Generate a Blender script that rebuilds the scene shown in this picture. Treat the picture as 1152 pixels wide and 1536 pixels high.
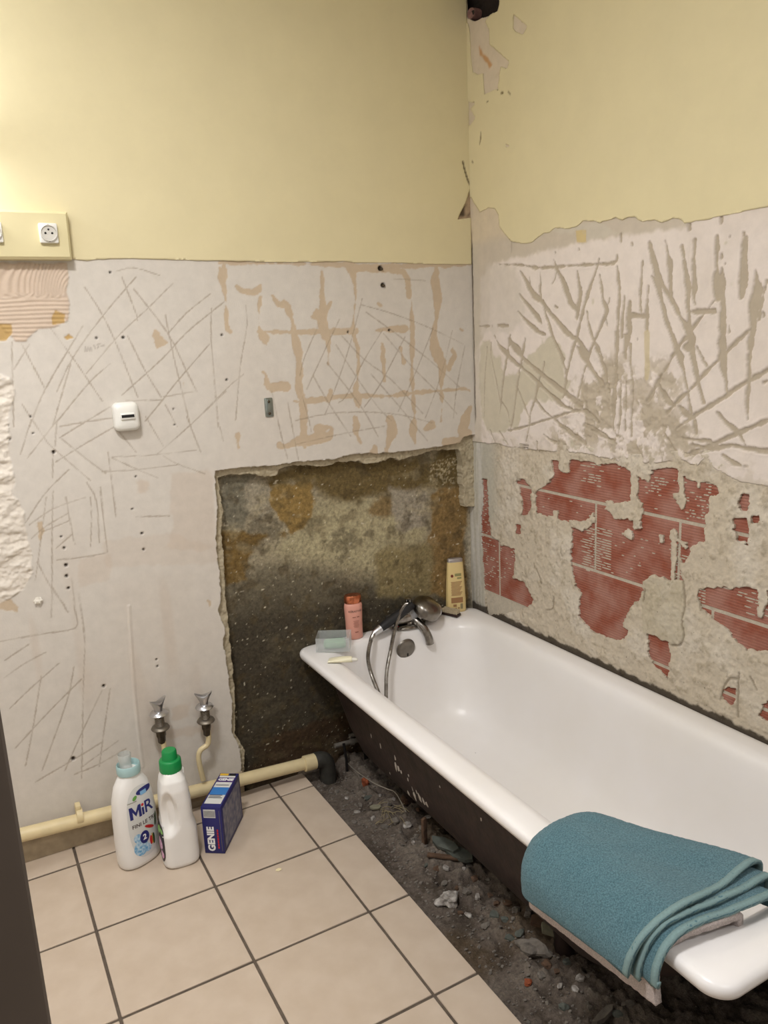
import bpy, bmesh, math, random
import numpy as np
from mathutils import Vector, Matrix
random.seed(7); rng = np.random.default_rng(7)
for o in list(bpy.data.objects): bpy.data.objects.remove(o)
scene = bpy.context.scene
COL = scene.collection
PI = math.pi

# ------------------------------------------------------------------ camera
# X runs along the back wall, Y into it (back wall y=0), right wall x=0, floor z=0
CAM = np.array([-1.5831, -2.2320, 1.3948]); FPX = 1182.12
yw, pt, rl = 0.4964, 0.2180, -0.0464
fwd = np.array([math.sin(yw)*math.cos(pt), math.cos(yw)*math.cos(pt), -math.sin(pt)])
r0 = np.array([math.cos(yw), -math.sin(yw), 0]); u0 = np.cross(r0, fwd)
rgt = r0*math.cos(rl)+u0*math.sin(rl); upv = -r0*math.sin(rl)+u0*math.cos(rl)
cam = bpy.data.objects.new('camera', bpy.data.cameras.new('camera')); COL.objects.link(cam)
M = Matrix.Identity(4)
for i in range(3):
    M[i][0], M[i][1], M[i][2], M[i][3] = rgt[i], upv[i], -fwd[i], CAM[i]
cam.matrix_world = M
cam.data.sensor_width = 36; cam.data.sensor_fit = 'AUTO'; cam.data.lens = FPX/1536*36
cam.data.clip_start = 0.02
scene.camera = cam
# ------------------------------------------------------------------ world, light, exposure
w = bpy.data.worlds.new('world'); scene.world = w; w.use_nodes = True
w.node_tree.nodes['Background'].inputs[0].default_value = (1, .9, .75, 1)
w.node_tree.nodes['Background'].inputs[1].default_value = 0.05
LAMP_E = 36.0       # radiance of the opal tube over the mirror (out of frame, left)
HALL_FILL_W = 9.0       # fill light added behind the camera as an assumed hall lamp, watts
ROOM_W = 20.5       # bathroom ceiling lamp, watts
scene.view_settings.view_transform = 'Standard'; scene.view_settings.look = 'None'
scene.view_settings.exposure = 0.42; scene.view_settings.gamma = 1; scene.view_settings.use_curve_mapping = False
def area(name, loc, power, size, col):
    l = bpy.data.lights.new(name, 'AREA'); l.energy = power; l.shape = 'DISK'; l.size = size; l.color = col
    o = bpy.data.objects.new(name, l); COL.objects.link(o); o.location = loc
    return o
area('hall_fill_light', (-1.0, -2.75, 2.40), HALL_FILL_W, .35, (1, .99, 1.0))
area('room_light', (-1.62, -1.22, 2.44), ROOM_W, .30, (1, .99, 1.0))

# ------------------------------------------------------------------ pixel helpers (photo 1152x1536)
def ray(u, v): return fwd + rgt*((u-576)/FPX) + upv*(-(v-768)/FPX)
def PB(u, v, y=0.0): d = ray(u, v); return CAM + d*((y-CAM[1])/d[1])
def PR(u, v, x=0.0): d = ray(u, v); return CAM + d*((x-CAM[0])/d[0])
def PF(u, v, z=0.0): d = ray(u, v); return CAM + d*((z-CAM[2])/d[2])

# ------------------------------------------------------------------ small helpers
def lin(c):
    c = np.asarray(c, float)/255.0
    return np.where(c <= .04045, c/12.92, ((c+.055)/1.055)**2.4)
def L4(c): return tuple(lin(c))+(1.0,)
def tag(o, label=None, cat=None, group=None, kind=None):
    if label: o['label'] = label
    if cat: o['category'] = cat
    if group: o['group'] = group
    if kind: o['kind'] = kind
    return o
def empty(name, loc=(0, 0, 0), rz=0):
    o = bpy.data.objects.new(name, None); COL.objects.link(o); o.location = loc; o.rotation_euler = (0, 0, rz)
    o.empty_display_size = .05
    return o
def link(name, me, mat=None, parent=None):
    o = bpy.data.objects.new(name, me); COL.objects.link(o)
    if mat and not me.materials: me.materials.append(mat)
    if parent: o.parent = parent
    return o
def mesh_from(name, v, f, smooth=False):
    me = bpy.data.meshes.new(name); me.from_pydata([tuple(map(float, p)) for p in v], [], [tuple(map(int, q)) for q in f]); me.update()
    if smooth: me.polygons.foreach_set('use_smooth', [True]*len(me.polygons))
    return me
def fixn(me, smooth=None):
    bm = bmesh.new(); bm.from_mesh(me); bmesh.ops.recalc_face_normals(bm, faces=bm.faces); bm.to_mesh(me); bm.free()
    if smooth is not None: me.polygons.foreach_set('use_smooth', [smooth]*len(me.polygons))
    return me
def box_me(name, lo, hi, bev=0.0, seg=2):
    bm = bmesh.new(); bmesh.ops.create_cube(bm, size=1)
    lo = Vector(lo); hi = Vector(hi)
    for v in bm.verts: v.co = Vector([lo[i]+(v.co[i]+.5)*(hi[i]-lo[i]) for i in range(3)])
    if bev: bmesh.ops.bevel(bm, geom=bm.edges[:], offset=bev, segments=seg, profile=.5, affect='EDGES')
    me = bpy.data.meshes.new(name); bm.to_mesh(me); bm.free()
    if bev: me.polygons.foreach_set('use_smooth', [True]*len(me.polygons)); me.set_sharp_from_angle(angle=.7)
    return me
def box(name, lo, hi, mat, parent=None, bev=0.0): return link(name, box_me(name, lo, hi, bev), mat, parent)
def loft(name, loops, cap0=True, cap1=True, smooth=True):
    v = []; f = []; n = len(loops[0])
    for lp in loops: v += list(lp)
    for k in range(len(loops)-1):
        for i in range(n):
            j = (i+1) % n; f.append((k*n+i, k*n+j, (k+1)*n+j, (k+1)*n+i))
    if cap0: f.append(tuple(range(n-1, -1, -1)))
    if cap1: f.append(tuple((len(loops)-1)*n+i for i in range(n)))
    me = mesh_from(name, v, f); fixn(me, smooth); me.set_sharp_from_angle(angle=.9)
    return me
def lathe(name, prof, seg=24, c=(0, 0, 0), sx=1, sy=1, cap0=True, cap1=True):
    return loft(name, [[(c[0]+r*sx*math.cos(2*PI*i/seg), c[1]+r*sy*math.sin(2*PI*i/seg), c[2]+z) for i in range(seg)] for r, z in prof], cap0, cap1)
def smooth_path(pts, n=8):
    P = [Vector(p) for p in pts]; P = [2*P[0]-P[1]]+P+[2*P[-1]-P[-2]]; out = []
    for k in range(1, len(P)-2):
        a, b, c, d = P[k-1:k+3]
        for i in range(n):
            t = i/n; out.append(.5*((2*b)+(c-a)*t+(2*a-5*b+4*c-d)*t*t+(3*b-a-3*c+d)*t**3))
    return out+[P[-2]]
def tube(name, pts, r, seg=12, ridge=None):
    P = [Vector(p) for p in pts]; loops = []
    t = (P[1]-P[0]).normalized(); nrm = t.orthogonal().normalized()
    for k, p in enumerate(P):
        t2 = ((P[min(k+1, len(P)-1)]-P[max(k-1, 0)])).normalized()
        nrm = (nrm - t2*nrm.dot(t2)).normalized(); b = t2.cross(nrm)
        rr = r[k] if isinstance(r, (list, tuple)) else r
        if ridge: rr *= 1+ridge*(k % 2)
        loops.append([p+(nrm*math.cos(2*PI*i/seg)+b*math.sin(2*PI*i/seg))*rr for i in range(seg)])
    return loft(name, loops)
def join_me(name, mes):
    v = []; f = []
    for m in mes:
        o = len(v); v += [tuple(q.co) for q in m.vertices]; f += [tuple(o+i for i in p.vertices) for p in m.polygons]
        bpy.data.meshes.remove(m)
    me = mesh_from(name, v, f, True); me.set_sharp_from_angle(angle=.7)
    return me
def text_geo(s, size=.02, bold=0.0, shear=0.0):
    cu = bpy.data.curves.new('t', 'FONT'); cu.body = s; cu.size = size; cu.align_x = 'CENTER'; cu.align_y = 'CENTER'; cu.offset = bold; cu.shear = shear
    cu.resolution_u = 3
    ob = bpy.data.objects.new('t', cu); COL.objects.link(ob)
    dg = bpy.context.evaluated_depsgraph_get(); me = bpy.data.meshes.new_from_object(ob.evaluated_get(dg))
    bm = bmesh.new(); bm.from_mesh(me); bmesh.ops.triangulate(bm, faces=bm.faces[:], ngon_method='EAR_CLIP'); bmesh.ops.subdivide_edges(bm, edges=[e for e in bm.edges if e.calc_length() > size*.3], cuts=1); bm.to_mesh(me); bm.free()
    v = [(p.co.x, p.co.y) for p in me.vertices]; f = [tuple(p.vertices) for p in me.polygons]
    bpy.data.objects.remove(ob); bpy.data.curves.remove(cu); bpy.data.meshes.remove(me)
    return v, f

# ------------------------------------------------------------------ materials
MATS = {}
def nt(name):
    m = bpy.data.materials.new(name); m.use_nodes = True; n = m.node_tree.nodes; l = m.node_tree.links
    return m, n, l, n['Principled BSDF']
def mat(name, col, rough=.5, metal=0, var=.0, vscale=20, bump=0, bscale=80, spec=.5, col2=None, trans=0, ior=1.45, emit=0, coat=0, sheen=0, alpha=1, detail=4, lo=.35, hi=.65):
    if name in MATS: return MATS[name]
    m, n, l, p = nt(name); MATS[name] = m
    p.inputs['Roughness'].default_value = rough; p.inputs['Metallic'].default_value = metal
    p.inputs['Specular IOR Level'].default_value = spec; p.inputs['IOR'].default_value = ior
    p.inputs['Transmission Weight'].default_value = trans; p.inputs['Coat Weight'].default_value = coat; p.inputs['Sheen Weight'].default_value = sheen
    p.inputs['Alpha'].default_value = alpha
    tc = n.new('ShaderNodeTexCoord'); c = np.array(L4(col))
    nz = n.new('ShaderNodeTexNoise'); nz.inputs['Scale'].default_value = vscale; nz.inputs['Detail'].default_value = detail
    l.new(tc.outputs['Object'], nz.inputs['Vector'])
    rp = n.new('ShaderNodeValToRGB'); rp.color_ramp.elements[0].position = lo; rp.color_ramp.elements[1].position = hi
    c2 = np.array(L4(col2)) if col2 is not None else np.array(list(c[:3]*(1-var))+[1])
    rp.color_ramp.elements[0].color = tuple(c2); rp.color_ramp.elements[1].color = tuple(c)
    l.new(nz.outputs['Fac'], rp.inputs['Fac']); l.new(rp.outputs['Color'], p.inputs['Base Color'])
    if bump:
        nb = n.new('ShaderNodeTexNoise'); nb.inputs['Scale'].default_value = bscale; nb.inputs['Detail'].default_value = 5
        l.new(tc.outputs['Object'], nb.inputs['Vector'])
        b = n.new('ShaderNodeBump'); b.inputs['Strength'].default_value = bump; b.inputs['Distance'].default_value = .004
        l.new(nb.outputs['Fac'], b.inputs['Height']); l.new(b.outputs['Normal'], p.inputs['Normal'])
    if emit:
        p.inputs['Emission Color'].default_value = tuple(c); p.inputs['Emission Strength'].default_value = emit
    return m
def layer_mat(name, rough=.85, var=.10, vscale=60, bump=.25, bscale=220, spec=.3, speck=None, speck_t=.70, speck_scale=130):
    m, n, l, p = nt(name); MATS[name] = m
    p.inputs['Roughness'].default_value = rough; p.inputs['Specular IOR Level'].default_value = spec
    at = n.new('ShaderNodeAttribute'); at.attribute_name = 'Col'
    geo = n.new('ShaderNodeNewGeometry')
    nz = n.new('ShaderNodeTexNoise'); nz.inputs['Scale'].default_value = vscale; nz.inputs['Detail'].default_value = 6; nz.inputs['Roughness'].default_value = .65
    l.new(geo.outputs['Position'], nz.inputs['Vector'])
    mr = n.new('ShaderNodeMapRange'); mr.inputs[1].default_value = .3; mr.inputs[2].default_value = .7; mr.inputs[3].default_value = 1-var; mr.inputs[4].default_value = 1+var
    l.new(nz.outputs['Fac'], mr.inputs[0])
    mx = n.new('ShaderNodeVectorMath'); mx.operation = 'SCALE'
    l.new(at.outputs['Color'], mx.inputs[0]); l.new(mr.outputs[0], mx.inputs['Scale'])
    out = mx.outputs[0]
    if speck is not None:
        ns = n.new('ShaderNodeTexNoise'); ns.inputs['Scale'].default_value = speck_scale; ns.inputs['Detail'].default_value = 2
        l.new(geo.outputs['Position'], ns.inputs['Vector'])
        st = n.new('ShaderNodeMapRange'); st.inputs[1].default_value = speck_t; st.inputs[2].default_value = speck_t+.05
        l.new(ns.outputs['Fac'], st.inputs[0])
        mm = n.new('ShaderNodeMix'); mm.data_type = 'RGBA'; mm.inputs[7].default_value = L4(speck)
        l.new(st.outputs[0], mm.inputs[0]); l.new(out, mm.inputs[6]); out = mm.outputs[2]
    l.new(out, p.inputs['Base Color'])
    nb = n.new('ShaderNodeTexNoise'); nb.inputs['Scale'].default_value = bscale; nb.inputs['Detail'].default_value = 4
    l.new(geo.outputs['Position'], nb.inputs['Vector'])
    b = n.new('ShaderNodeBump'); b.inputs['Strength'].default_value = bump; b.inputs['Distance'].default_value = .003
    l.new(nb.outputs['Fac'], b.inputs['Height']); l.new(b.outputs['Normal'], p.inputs['Normal'])
    return m

# ------------------------------------------------------------------ wall layers: height fields with ragged outlines
LAT = rng.random((8, 257, 257)); LAT[:, 256, :] = LAT[:, 0, :]; LAT[:, :, 256] = LAT[:, :, 0]
def vn(A, B, f, s=0):
    a = A*f+37.7*s; b = B*f+91.3*s; ia = np.floor(a).astype(int); ib = np.floor(b).astype(int); fa = a-ia; fb = b-ib
    fa = fa*fa*(3-2*fa); fb = fb*fb*(3-2*fb); ia %= 256; ib %= 256; T = LAT[s % 8]
    return (T[ia, ib]*(1-fa)+T[ia+1, ib]*fa)*(1-fb)+(T[ia, ib+1]*(1-fa)+T[ia+1, ib+1]*fa)*fb
def fbm(A, B, f, s=0, o=4):
    r = 0; w = 1; t = 0
    for k in range(o): r = r+w*vn(A, B, f*2**k, s+k); t += w; w *= .55
    return r/t-.5
def sstep(x, a, b):
    t = np.clip((x-a)/(b-a), 0, 1); return t*t*(3-2*t)
class Grid:
    def __init__(s, wall, a0, a1, z0, z1, cell, off=0.0):
        s.wall = wall; s.cell = cell; s.off = off
        s.a = np.arange(a0, a1+cell*.5, cell); s.z = np.arange(z0, z1+cell*.5, cell)
        s.A, s.Z = np.meshgrid(s.a, s.z, indexing='ij')
    def px(s, u, v):
        p = PB(u, v, -s.off) if s.wall == 'back' else PR(u, v, -s.off)
        return (p[0], p[2]) if s.wall == 'back' else (p[1], p[2])
    def conv(s, pts, zs=None):
        out = []
        for p in pts:
            u, v = (p[0], p[1]) if zs is None else (zs[0]+p[0]*zs[2], zs[1]+p[1]*zs[2])
            out.append(s.px(u, v))
        return np.array(out)
    def window(s, P, m):
        i0 = max(0, int((P[:, 0].min()-m-s.a[0])/s.cell)); i1 = min(len(s.a), int((P[:, 0].max()+m-s.a[0])/s.cell)+2)
        j0 = max(0, int((P[:, 1].min()-m-s.z[0])/s.cell)); j1 = min(len(s.z), int((P[:, 1].max()+m-s.z[0])/s.cell)+2)
        return slice(i0, max(i0, i1)), slice(j0, max(j0, j1))
    def poly(s, pts, zs=None, m=.03):
        P = s.conv(pts, zs); out = np.full(s.A.shape, m); W = s.window(P, m); A = s.A[W]; Z = s.Z[W]
        if A.size == 0: return out
        d = np.full(A.shape, 9.); ins = np.zeros(A.shape, bool)
        for k in range(len(P)):
            a = P[k]; b = P[(k+1) % len(P)]; e = b-a; q = max(e@e, 1e-12)
            t = np.clip(((A-a[0])*e[0]+(Z-a[1])*e[1])/q, 0, 1)
            d = np.minimum(d, np.hypot(A-a[0]-t*e[0], Z-a[1]-t*e[1]))
            if abs(e[1]) > 1e-9:
                ins ^= ((a[1] > Z) != (b[1] > Z)) & (A < a[0]+(Z-a[1])*e[0]/e[1])
        out[W] = np.minimum(np.where(ins, -d, d), m)
        return out
    def stroke(s, pts, zs=None, w=None, m=.02):
        """pts (x, y, width) in zoom pixels, or (x, y) with a constant width w"""
        if len(pts) > 2:
            D = len(pts[0]); pts = [tuple(q)[:D] if D == 3 else (q.x, q.y) for q in smooth_path([tuple(p)+(0,)*(3-D) for p in pts], 3)]
        P = s.conv(pts, zs); sc = (zs[2] if zs else 1)*.0021
        R = np.array([(p[2] if len(p) > 2 else w)*.5*sc for p in pts])
        out = np.full(s.A.shape, m); W = s.window(P, m+R.max()); A = s.A[W]; Z = s.Z[W]
        if A.size == 0: return out
        d = np.full(A.shape, m)
        for k in range(len(P)-1):
            a = P[k]; e = P[k+1]-a; q = max(e@e, 1e-12)
            t = np.clip(((A-a[0])*e[0]+(Z-a[1])*e[1])/q, 0, 1)
            d = np.minimum(d, np.hypot(A-a[0]-t*e[0], Z-a[1]-t*e[1])-(R[k]+t*(R[k+1]-R[k])))
        out[W] = d
        return out
    def build(s, name, H, C, material, parent, sd=None, thick=.01):
        na, nz = s.A.shape; A = s.A.copy(); Z = s.Z.copy()
        if sd is not None:
            ga, gz = np.gradient(sd, s.cell); g2 = np.maximum(ga*ga+gz*gz, .2)
            near = np.abs(sd) < .75*s.cell
            sa = np.clip(-sd*ga/g2, -.6*s.cell, .6*s.cell); sz = np.clip(-sd*gz/g2, -.6*s.cell, .6*s.cell)
            A = np.where(near, A+sa, A); Z = np.where(near, Z+sz, Z)
            val = np.where(near, sd*.25, sd)
            fk = (val[:-1, :-1]+val[1:, :-1]+val[1:, 1:]+val[:-1, 1:]) < 0
        else: fk = np.ones((na-1, nz-1), bool)
        idx = np.arange(na*nz).reshape(na, nz)
        q = np.stack([idx[:-1, :-1], idx[1:, :-1], idx[1:, 1:], idx[:-1, 1:]], -1)[fk]
        if s.wall == 'right': q = q[:, ::-1]
        V = np.stack([A, -H, Z], -1) if s.wall == 'back' else np.stack([-H, A, Z], -1)
        V = V.reshape(-1, 3); Cc = C.reshape(-1, C.shape[-1])
        # skirt
        if sd is not None:
            E = np.concatenate([q[:, [0, 1]], q[:, [1, 2]], q[:, [2, 3]], q[:, [3, 0]]])
            key = np.sort(E, 1); key = key[:, 0]*(na*nz)+key[:, 1]
            _, inv, cnt = np.unique(key, return_inverse=True, return_counts=True)
            B = E[cnt[inv] == 1]
            bi = np.unique(B); mp = np.full(na*nz, -1); mp[bi] = np.arange(len(bi))+len(V)
            V2 = V[bi].copy(); ax = 1 if s.wall == 'back' else 0; V2[:, ax] += thick
            V = np.concatenate([V, V2]); Cc = np.concatenate([Cc, Cc[bi]*.97])
            sk = np.stack([B[:, 1], B[:, 0], mp[B[:, 0]], mp[B[:, 1]]], -1)
            nq = len(q); q = np.concatenate([q, sk])
        else: nq = len(q)
        used = np.unique(q); re = np.full(len(V), -1); re[used] = np.arange(len(used)); V = V[used]; Cc = Cc[used]; q = re[q]
        me = bpy.data.meshes.new(name); me.vertices.add(len(V)); me.vertices.foreach_set('co', V.astype(np.float32).ravel())
        me.loops.add(q.size); me.loops.foreach_set('vertex_index', q.astype(np.int32).ravel())
        me.polygons.add(len(q)); me.polygons.foreach_set('loop_start', np.arange(0, q.size, 4, dtype=np.int32))
        sm = np.ones(len(q), bool); sm[nq:] = False; me.polygons.foreach_set('use_smooth', sm)
        at = me.color_attributes.new('Col', 'FLOAT_COLOR', 'POINT')
        at.data.foreach_set('color', np.concatenate([Cc, np.ones((len(Cc), 1))], 1).astype(np.float32).ravel())
        me.update(); me.validate()
        return link(name, me, material, parent)
def C3(shape, c): return np.ones(shape+(3,))*lin(c)
def mixc(C, c, f): return C*(1-f[..., None])+lin(c)*f[..., None]

# zoom windows (x0, y0, photo pixels per zoom pixel)
Z7 = (330, 360, 390/1152); Z6 = (0, 280, 340/1152); Z1 = (0, 560, 340/1152); Z2 = (0, 840, 340/1152)
ZA = (700, 300, 240/1152); ZB = (912, 300, 240/1152); ZC = (700, 500, 240/1152); ZD = (912, 500, 240/1152)
ZE = (660, 0, 160/723); ZF = (700, 680, 240/1152); ZG = (912, 700, 240/1152); ZH = (912, 880, 240/1152)

YEL = (223, 211, 171); WHT = (210, 203, 193); TAN = (196, 176, 150)
M_plaster = layer_mat('scratched_plaster', .8, .05, 30, .15)
M_paint = layer_mat('yellow_paint', .75, .025, 8, .05, 90)
M_conc = layer_mat('bare_concrete', .8, .38, 85, .8, 160, .25, speck=(190, 180, 150), speck_t=.72, speck_scale=150)
M_render = layer_mat('cement_render', .9, .10, 70, .4, 150, .2, speck=(140, 130, 112), speck_t=.72, speck_scale=110)
M_plain = mat('plain_plaster', (222, 219, 214), .85, var=.06, vscale=6)
M_yel = mat('plain_yellow_paint', YEL, .8, var=.03, vscale=5)
M_ceil = mat('white_ceiling_paint', (238, 238, 236), .9, var=.02)

# ================================================================== SETTING
wb = box('wall_back', (-2.7, .062, -.08), (.2, .16, 2.62), M_plain); tag(wb, 'scarred back bathroom wall, yellow above scratched white plaster', kind='structure')
wr = box('wall_right', (.045, -1.72, -.08), (.16, .062, 2.62), M_plain); tag(wr, 'right wall stripped to red hollow brick along the bathtub', kind='structure')
# plain continuation of the back wall to the left of the frame
box('plain_lower_wall', (-2.7, 0, 0), (-1.75, .062, 1.62), M_plain, wb)
box('plain_upper_wall', (-2.7, -.002, 1.62), (-1.75, .062, 2.5), M_yel, wb)

# ---------- back wall
def build_back():
    opening = [(322, 706), (338, 704), (417, 697), (447, 692), (500, 689), (530, 681), (554, 680), (586, 679), (620, 675), (640, 672), (660, 670), (690, 664), (697, 656), (716, 650), (800, 640), (800, 1300),
               (362, 1300), (361, 1169), (363, 1150), (361, 1125), (347, 1099), (349, 1066), (344, 1026), (340, 990), (334, 968), (337, 943), (327, 914), (331, 902), (329, 859), (324, 819), (324, 786), (327, 760), (324, 735)]
    inner = [(327, 716), (345, 711), (375, 712), (397, 717), (415, 712), (418, 703), (440, 698), (460, 697), (475, 701), (500, 697), (503, 694), (530, 690), (550, 696), (575, 692), (586, 686), (600, 690), (620, 684), (640, 677),
             (688, 674), (692, 700), (697, 760), (800, 760), (800, 1300), (370, 1300), (366, 1170), (367, 1125), (352, 1100), (353, 1060), (349, 1000), (346, 975), (344, 945), (338, 900), (336, 840), (332, 800), (334, 760), (329, 735)]
    # concrete at the back of the chase
    g = Grid('back', -1.02, .045, -.05, 1.12, .0035, -.045)
    A, Z = g.A, g.Z; n1 = fbm(A, Z, 9, 1); n2 = fbm(A, Z, 45, 3); n3 = fbm(A, Z, 4, 5)
    C = C3(A.shape, (132, 123, 102)); warp = n1*.06+fbm(A, Z, 24, 4)*.035
    def blob(pts, col, soft=.012, k=1.0):
        nonlocal C
        C = mixc(C, col, k*(1-sstep(g.poly(pts, m=.06)+warp+n2*.012, -soft, soft)))
    blob([(470, 760), (520, 735), (600, 760), (640, 790), (640, 860), (540, 870), (480, 850), (440, 840), (400, 830)], (150, 141, 112), .05)
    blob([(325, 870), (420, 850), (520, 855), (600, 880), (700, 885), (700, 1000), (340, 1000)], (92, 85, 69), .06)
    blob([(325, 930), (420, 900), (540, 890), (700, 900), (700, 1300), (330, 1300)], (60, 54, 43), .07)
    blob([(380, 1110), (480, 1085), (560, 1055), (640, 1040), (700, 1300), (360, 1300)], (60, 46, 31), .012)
    blob([(330, 715), (375, 712), (384, 750), (372, 790), (335, 795)], (104, 99, 84))
    blob([(372, 725), (408, 722), (412, 775), (400, 795), (372, 795)], (134, 126, 108))
    blob([(408, 728), (466, 722), (468, 745), (462, 768), (448, 785), (435, 797), (425, 790), (412, 775), (409, 745)], (122, 100, 58), .006)
    blob([(332, 797), (380, 800), (434, 793), (428, 806), (398, 811), (382, 822), (376, 845), (372, 872), (335, 885), (333, 830)], (100, 80, 44), .008)
    blob([(400, 712), (420, 703), (500, 690), (600, 688), (692, 676), (690, 728), (640, 736), (600, 742), (560, 736), (520, 748), (480, 735), (470, 722), (412, 728)], (92, 78, 48), .02)
    blob([(556, 764), (585, 742), (598, 760), (592, 772), (560, 772)], (116, 98, 66))
    blob([(586, 735), (645, 732), (644, 790), (600, 790), (590, 770)], (138, 130, 114))
    blob([(645, 736), (694, 733), (699, 850), (699, 900), (645, 890)], (118, 96, 60), .008)
    blob([(560, 830), (645, 820), (645, 890), (570, 890)], (120, 108, 76), .02)
    sp = 1-sstep(g.poly([(640, 692), (690, 688), (690, 726), (645, 724)], m=.06)+warp*.5, -.01, .01)
    C = mixc(C, (160, 148, 120), sp*sstep(vn(A, Z, 160, 2)+vn(A, Z, 250, 3)*.6, .85, 1.1)*.8)
    C = mixc(C, (70, 58, 36), sstep(fbm(A, Z, 28, 6), .06, .22)*.5); C = mixc(C, (150, 138, 108), sstep(fbm(A*.6, Z, 24, 2), .08, .25)*(.08+.27*sstep(Z, .55, .8)))
    C = mixc(C, (190, 182, 160), sstep(vn(A, Z, 120, 6), .93, .97)*.8)
    C = mixc(C, (60, 52, 38), sstep(n1+n2*.6, .10, .24)*.45)
    C = mixc(C, (168, 160, 142), sstep(A+n1*.03, -.025, .01)*.9)
    C = C*1.32
    H = -.045+n2*.005+n3*.006
    g.build('concrete_patch', H, C, M_conc, wb)
    # broken edge of the render under the skim
    g = Grid('back', -1.05, .045, -.03, 1.12, .003, -.016); A, Z = g.A, g.Z
    n = fbm(A, Z, 50, 2); n2 = fbm(A, Z, 150, 4)
    sd = -g.poly(inner, m=.08)+n*.014
    sd = np.maximum(sd, g.poly(opening, m=.08)-.045)
    C = C3(A.shape, (184, 172, 146)); C = mixc(C, (150, 138, 112), sstep(n+n2, .0, .3)*.7)
    g.build('broken_render_edge', -.016+n*.012+n2*.006, C, M_render, wb, sd, .03)
    # plaster skim
    g = Grid('back', -1.75, 0.0, -.01, 1.66, .003); A, Z = g.A, g.Z
    n = fbm(A, Z, 35, 1); nb = fbm(A, Z, 3, 2, 3); nf = fbm(A, Z, 130, 5)
    sd = -g.poly(opening, m=.2)+n*.010+nf*.004
    C = C3(A.shape, WHT); H = nb*.002
    C = mixc(C, (208, 198, 186), sstep(nb, -.05, .25)*.35)
    # vertical wash marks and pale old tile beds
    C = mixc(C, (200, 184, 168), sstep(vn(A, Z*.12, 28, 3)+nb*.6, .62, .95)*.35*sstep(-Z, -1.05, -.6))
    for pts, k in (([(258, 712), (310, 706), (320, 715), (322, 820), (300, 826), (250, 820), (262, 790), (255, 760)], .28), ([(205, 722), (222, 722), (220, 742), (205, 740)], .4), ([(120, 838), (165, 830), (165, 870), (120, 880)], .25),
                   ([(152, 812), (250, 800), (330, 822), (330, 845), (160, 850)], .2), ([(255, 1062), (285, 1056), (283, 1075), (260, 1078)], .4), ([(240, 1096), (320, 1088), (320, 1098), (238, 1108)], .35)):
        C = mixc(C, (198, 176, 154), k*(1-sstep(g.poly(pts)+n*.02, -.004, .006)))
    tan = np.full(A.shape, .02)
    T7 = [[(15, 95, 14), (25, 260, 10), (30, 380, 14), (45, 410, 20)], [(75, 205, 10), (110, 225, 22), (160, 230, 28), (178, 200, 14)], [(178, 250, 5), (172, 380, 6), (200, 430, 40), (205, 465, 8)],
          [(232, 245, 8), (265, 285, 22), (295, 285, 26), (318, 350, 22), (330, 430, 26), (345, 500, 36), (352, 580, 28), (350, 650, 30), (365, 720, 34), (370, 800, 38), (370, 880, 36), (375, 915, 10)],
          [(450, 140, 14), (455, 250, 20), (455, 340, 34), (462, 400, 50), (480, 450, 26), (480, 550, 8)], [(412, 340, 10), (435, 330, 40), (455, 340, 40)], [(455, 340, 20), (495, 275, 8)],
          [(170, 405, 8), (330, 408, 14), (460, 405, 22), (560, 405, 20), (605, 405, 26)],
          [(590, 140, 26), (600, 230, 16), (595, 320, 10), (590, 400, 20), (610, 480, 22), (615, 560, 16), (605, 650, 16), (610, 710, 36), (615, 740, 10)],
          [(580, 125, 40), (640, 125, 30), (760, 135, 26), (820, 150, 28), (835, 210, 30), (838, 250, 28)],
          [(850, 260, 6), (850, 330, 12), (855, 380, 20), (855, 480, 22), (850, 560, 16), (855, 680, 18), (862, 780, 16), (855, 840, 40), (865, 900, 8)],
          [(960, 130, 24), (955, 190, 52), (965, 260, 48), (960, 350, 20), (950, 420, 34), (960, 500, 60), (985, 560, 40), (980, 640, 24), (985, 720, 8), (980, 800, 6)],
          [(690, 400, 8), (750, 395, 24), (820, 395, 26)], [(1030, 490, 22), (1040, 510, 26), (1015, 570, 16)], [(1065, 395, 18), (1072, 400, 18)], [(720, 460, 8), (725, 540, 20), (728, 620, 10)], [(800, 480, 10), (815, 540, 18)],
          [(330, 715, 10), (420, 712, 22), (520, 695, 10), (620, 690, 22), (760, 690, 14), (870, 675, 20), (1000, 665, 14), (1080, 660, 16), (1110, 670, 10)],
          [(190, 585, 12), (205, 600, 14), (215, 650, 22), (275, 645, 40), (295, 650, 34)], [(265, 910, 30), (300, 910, 20), (350, 890, 40), (440, 880, 50), (485, 870, 36), (490, 830, 16), (435, 840, 40)],
          [(490, 670, 16), (480, 710, 18)], [(600, 790, 22), (605, 840, 38), (610, 870, 10), (625, 900, 6)], [(755, 800, 40), (765, 850, 56), (750, 890, 30), (740, 930, 14)], [(685, 920, 24), (680, 940, 40)], [(735, 925, 16), (738, 940, 20)],
          [(940, 820, 40), (905, 840, 8)], [(1110, 740, 20), (1085, 800, 50), (1070, 870, 40), (1100, 860, 40)], [(1000, 900, 40), (1080, 890, 50)],
          [(0, 100, 12), (400, 106, 14), (560, 112, 20), (700, 116, 22), (1110, 108, 14)], [(80, 860, 10), (82, 915, 14)], [(705, 285, 14), (712, 290, 16)]]
    for st in T7: tan = np.minimum(tan, g.stroke(st, Z7))
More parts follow.
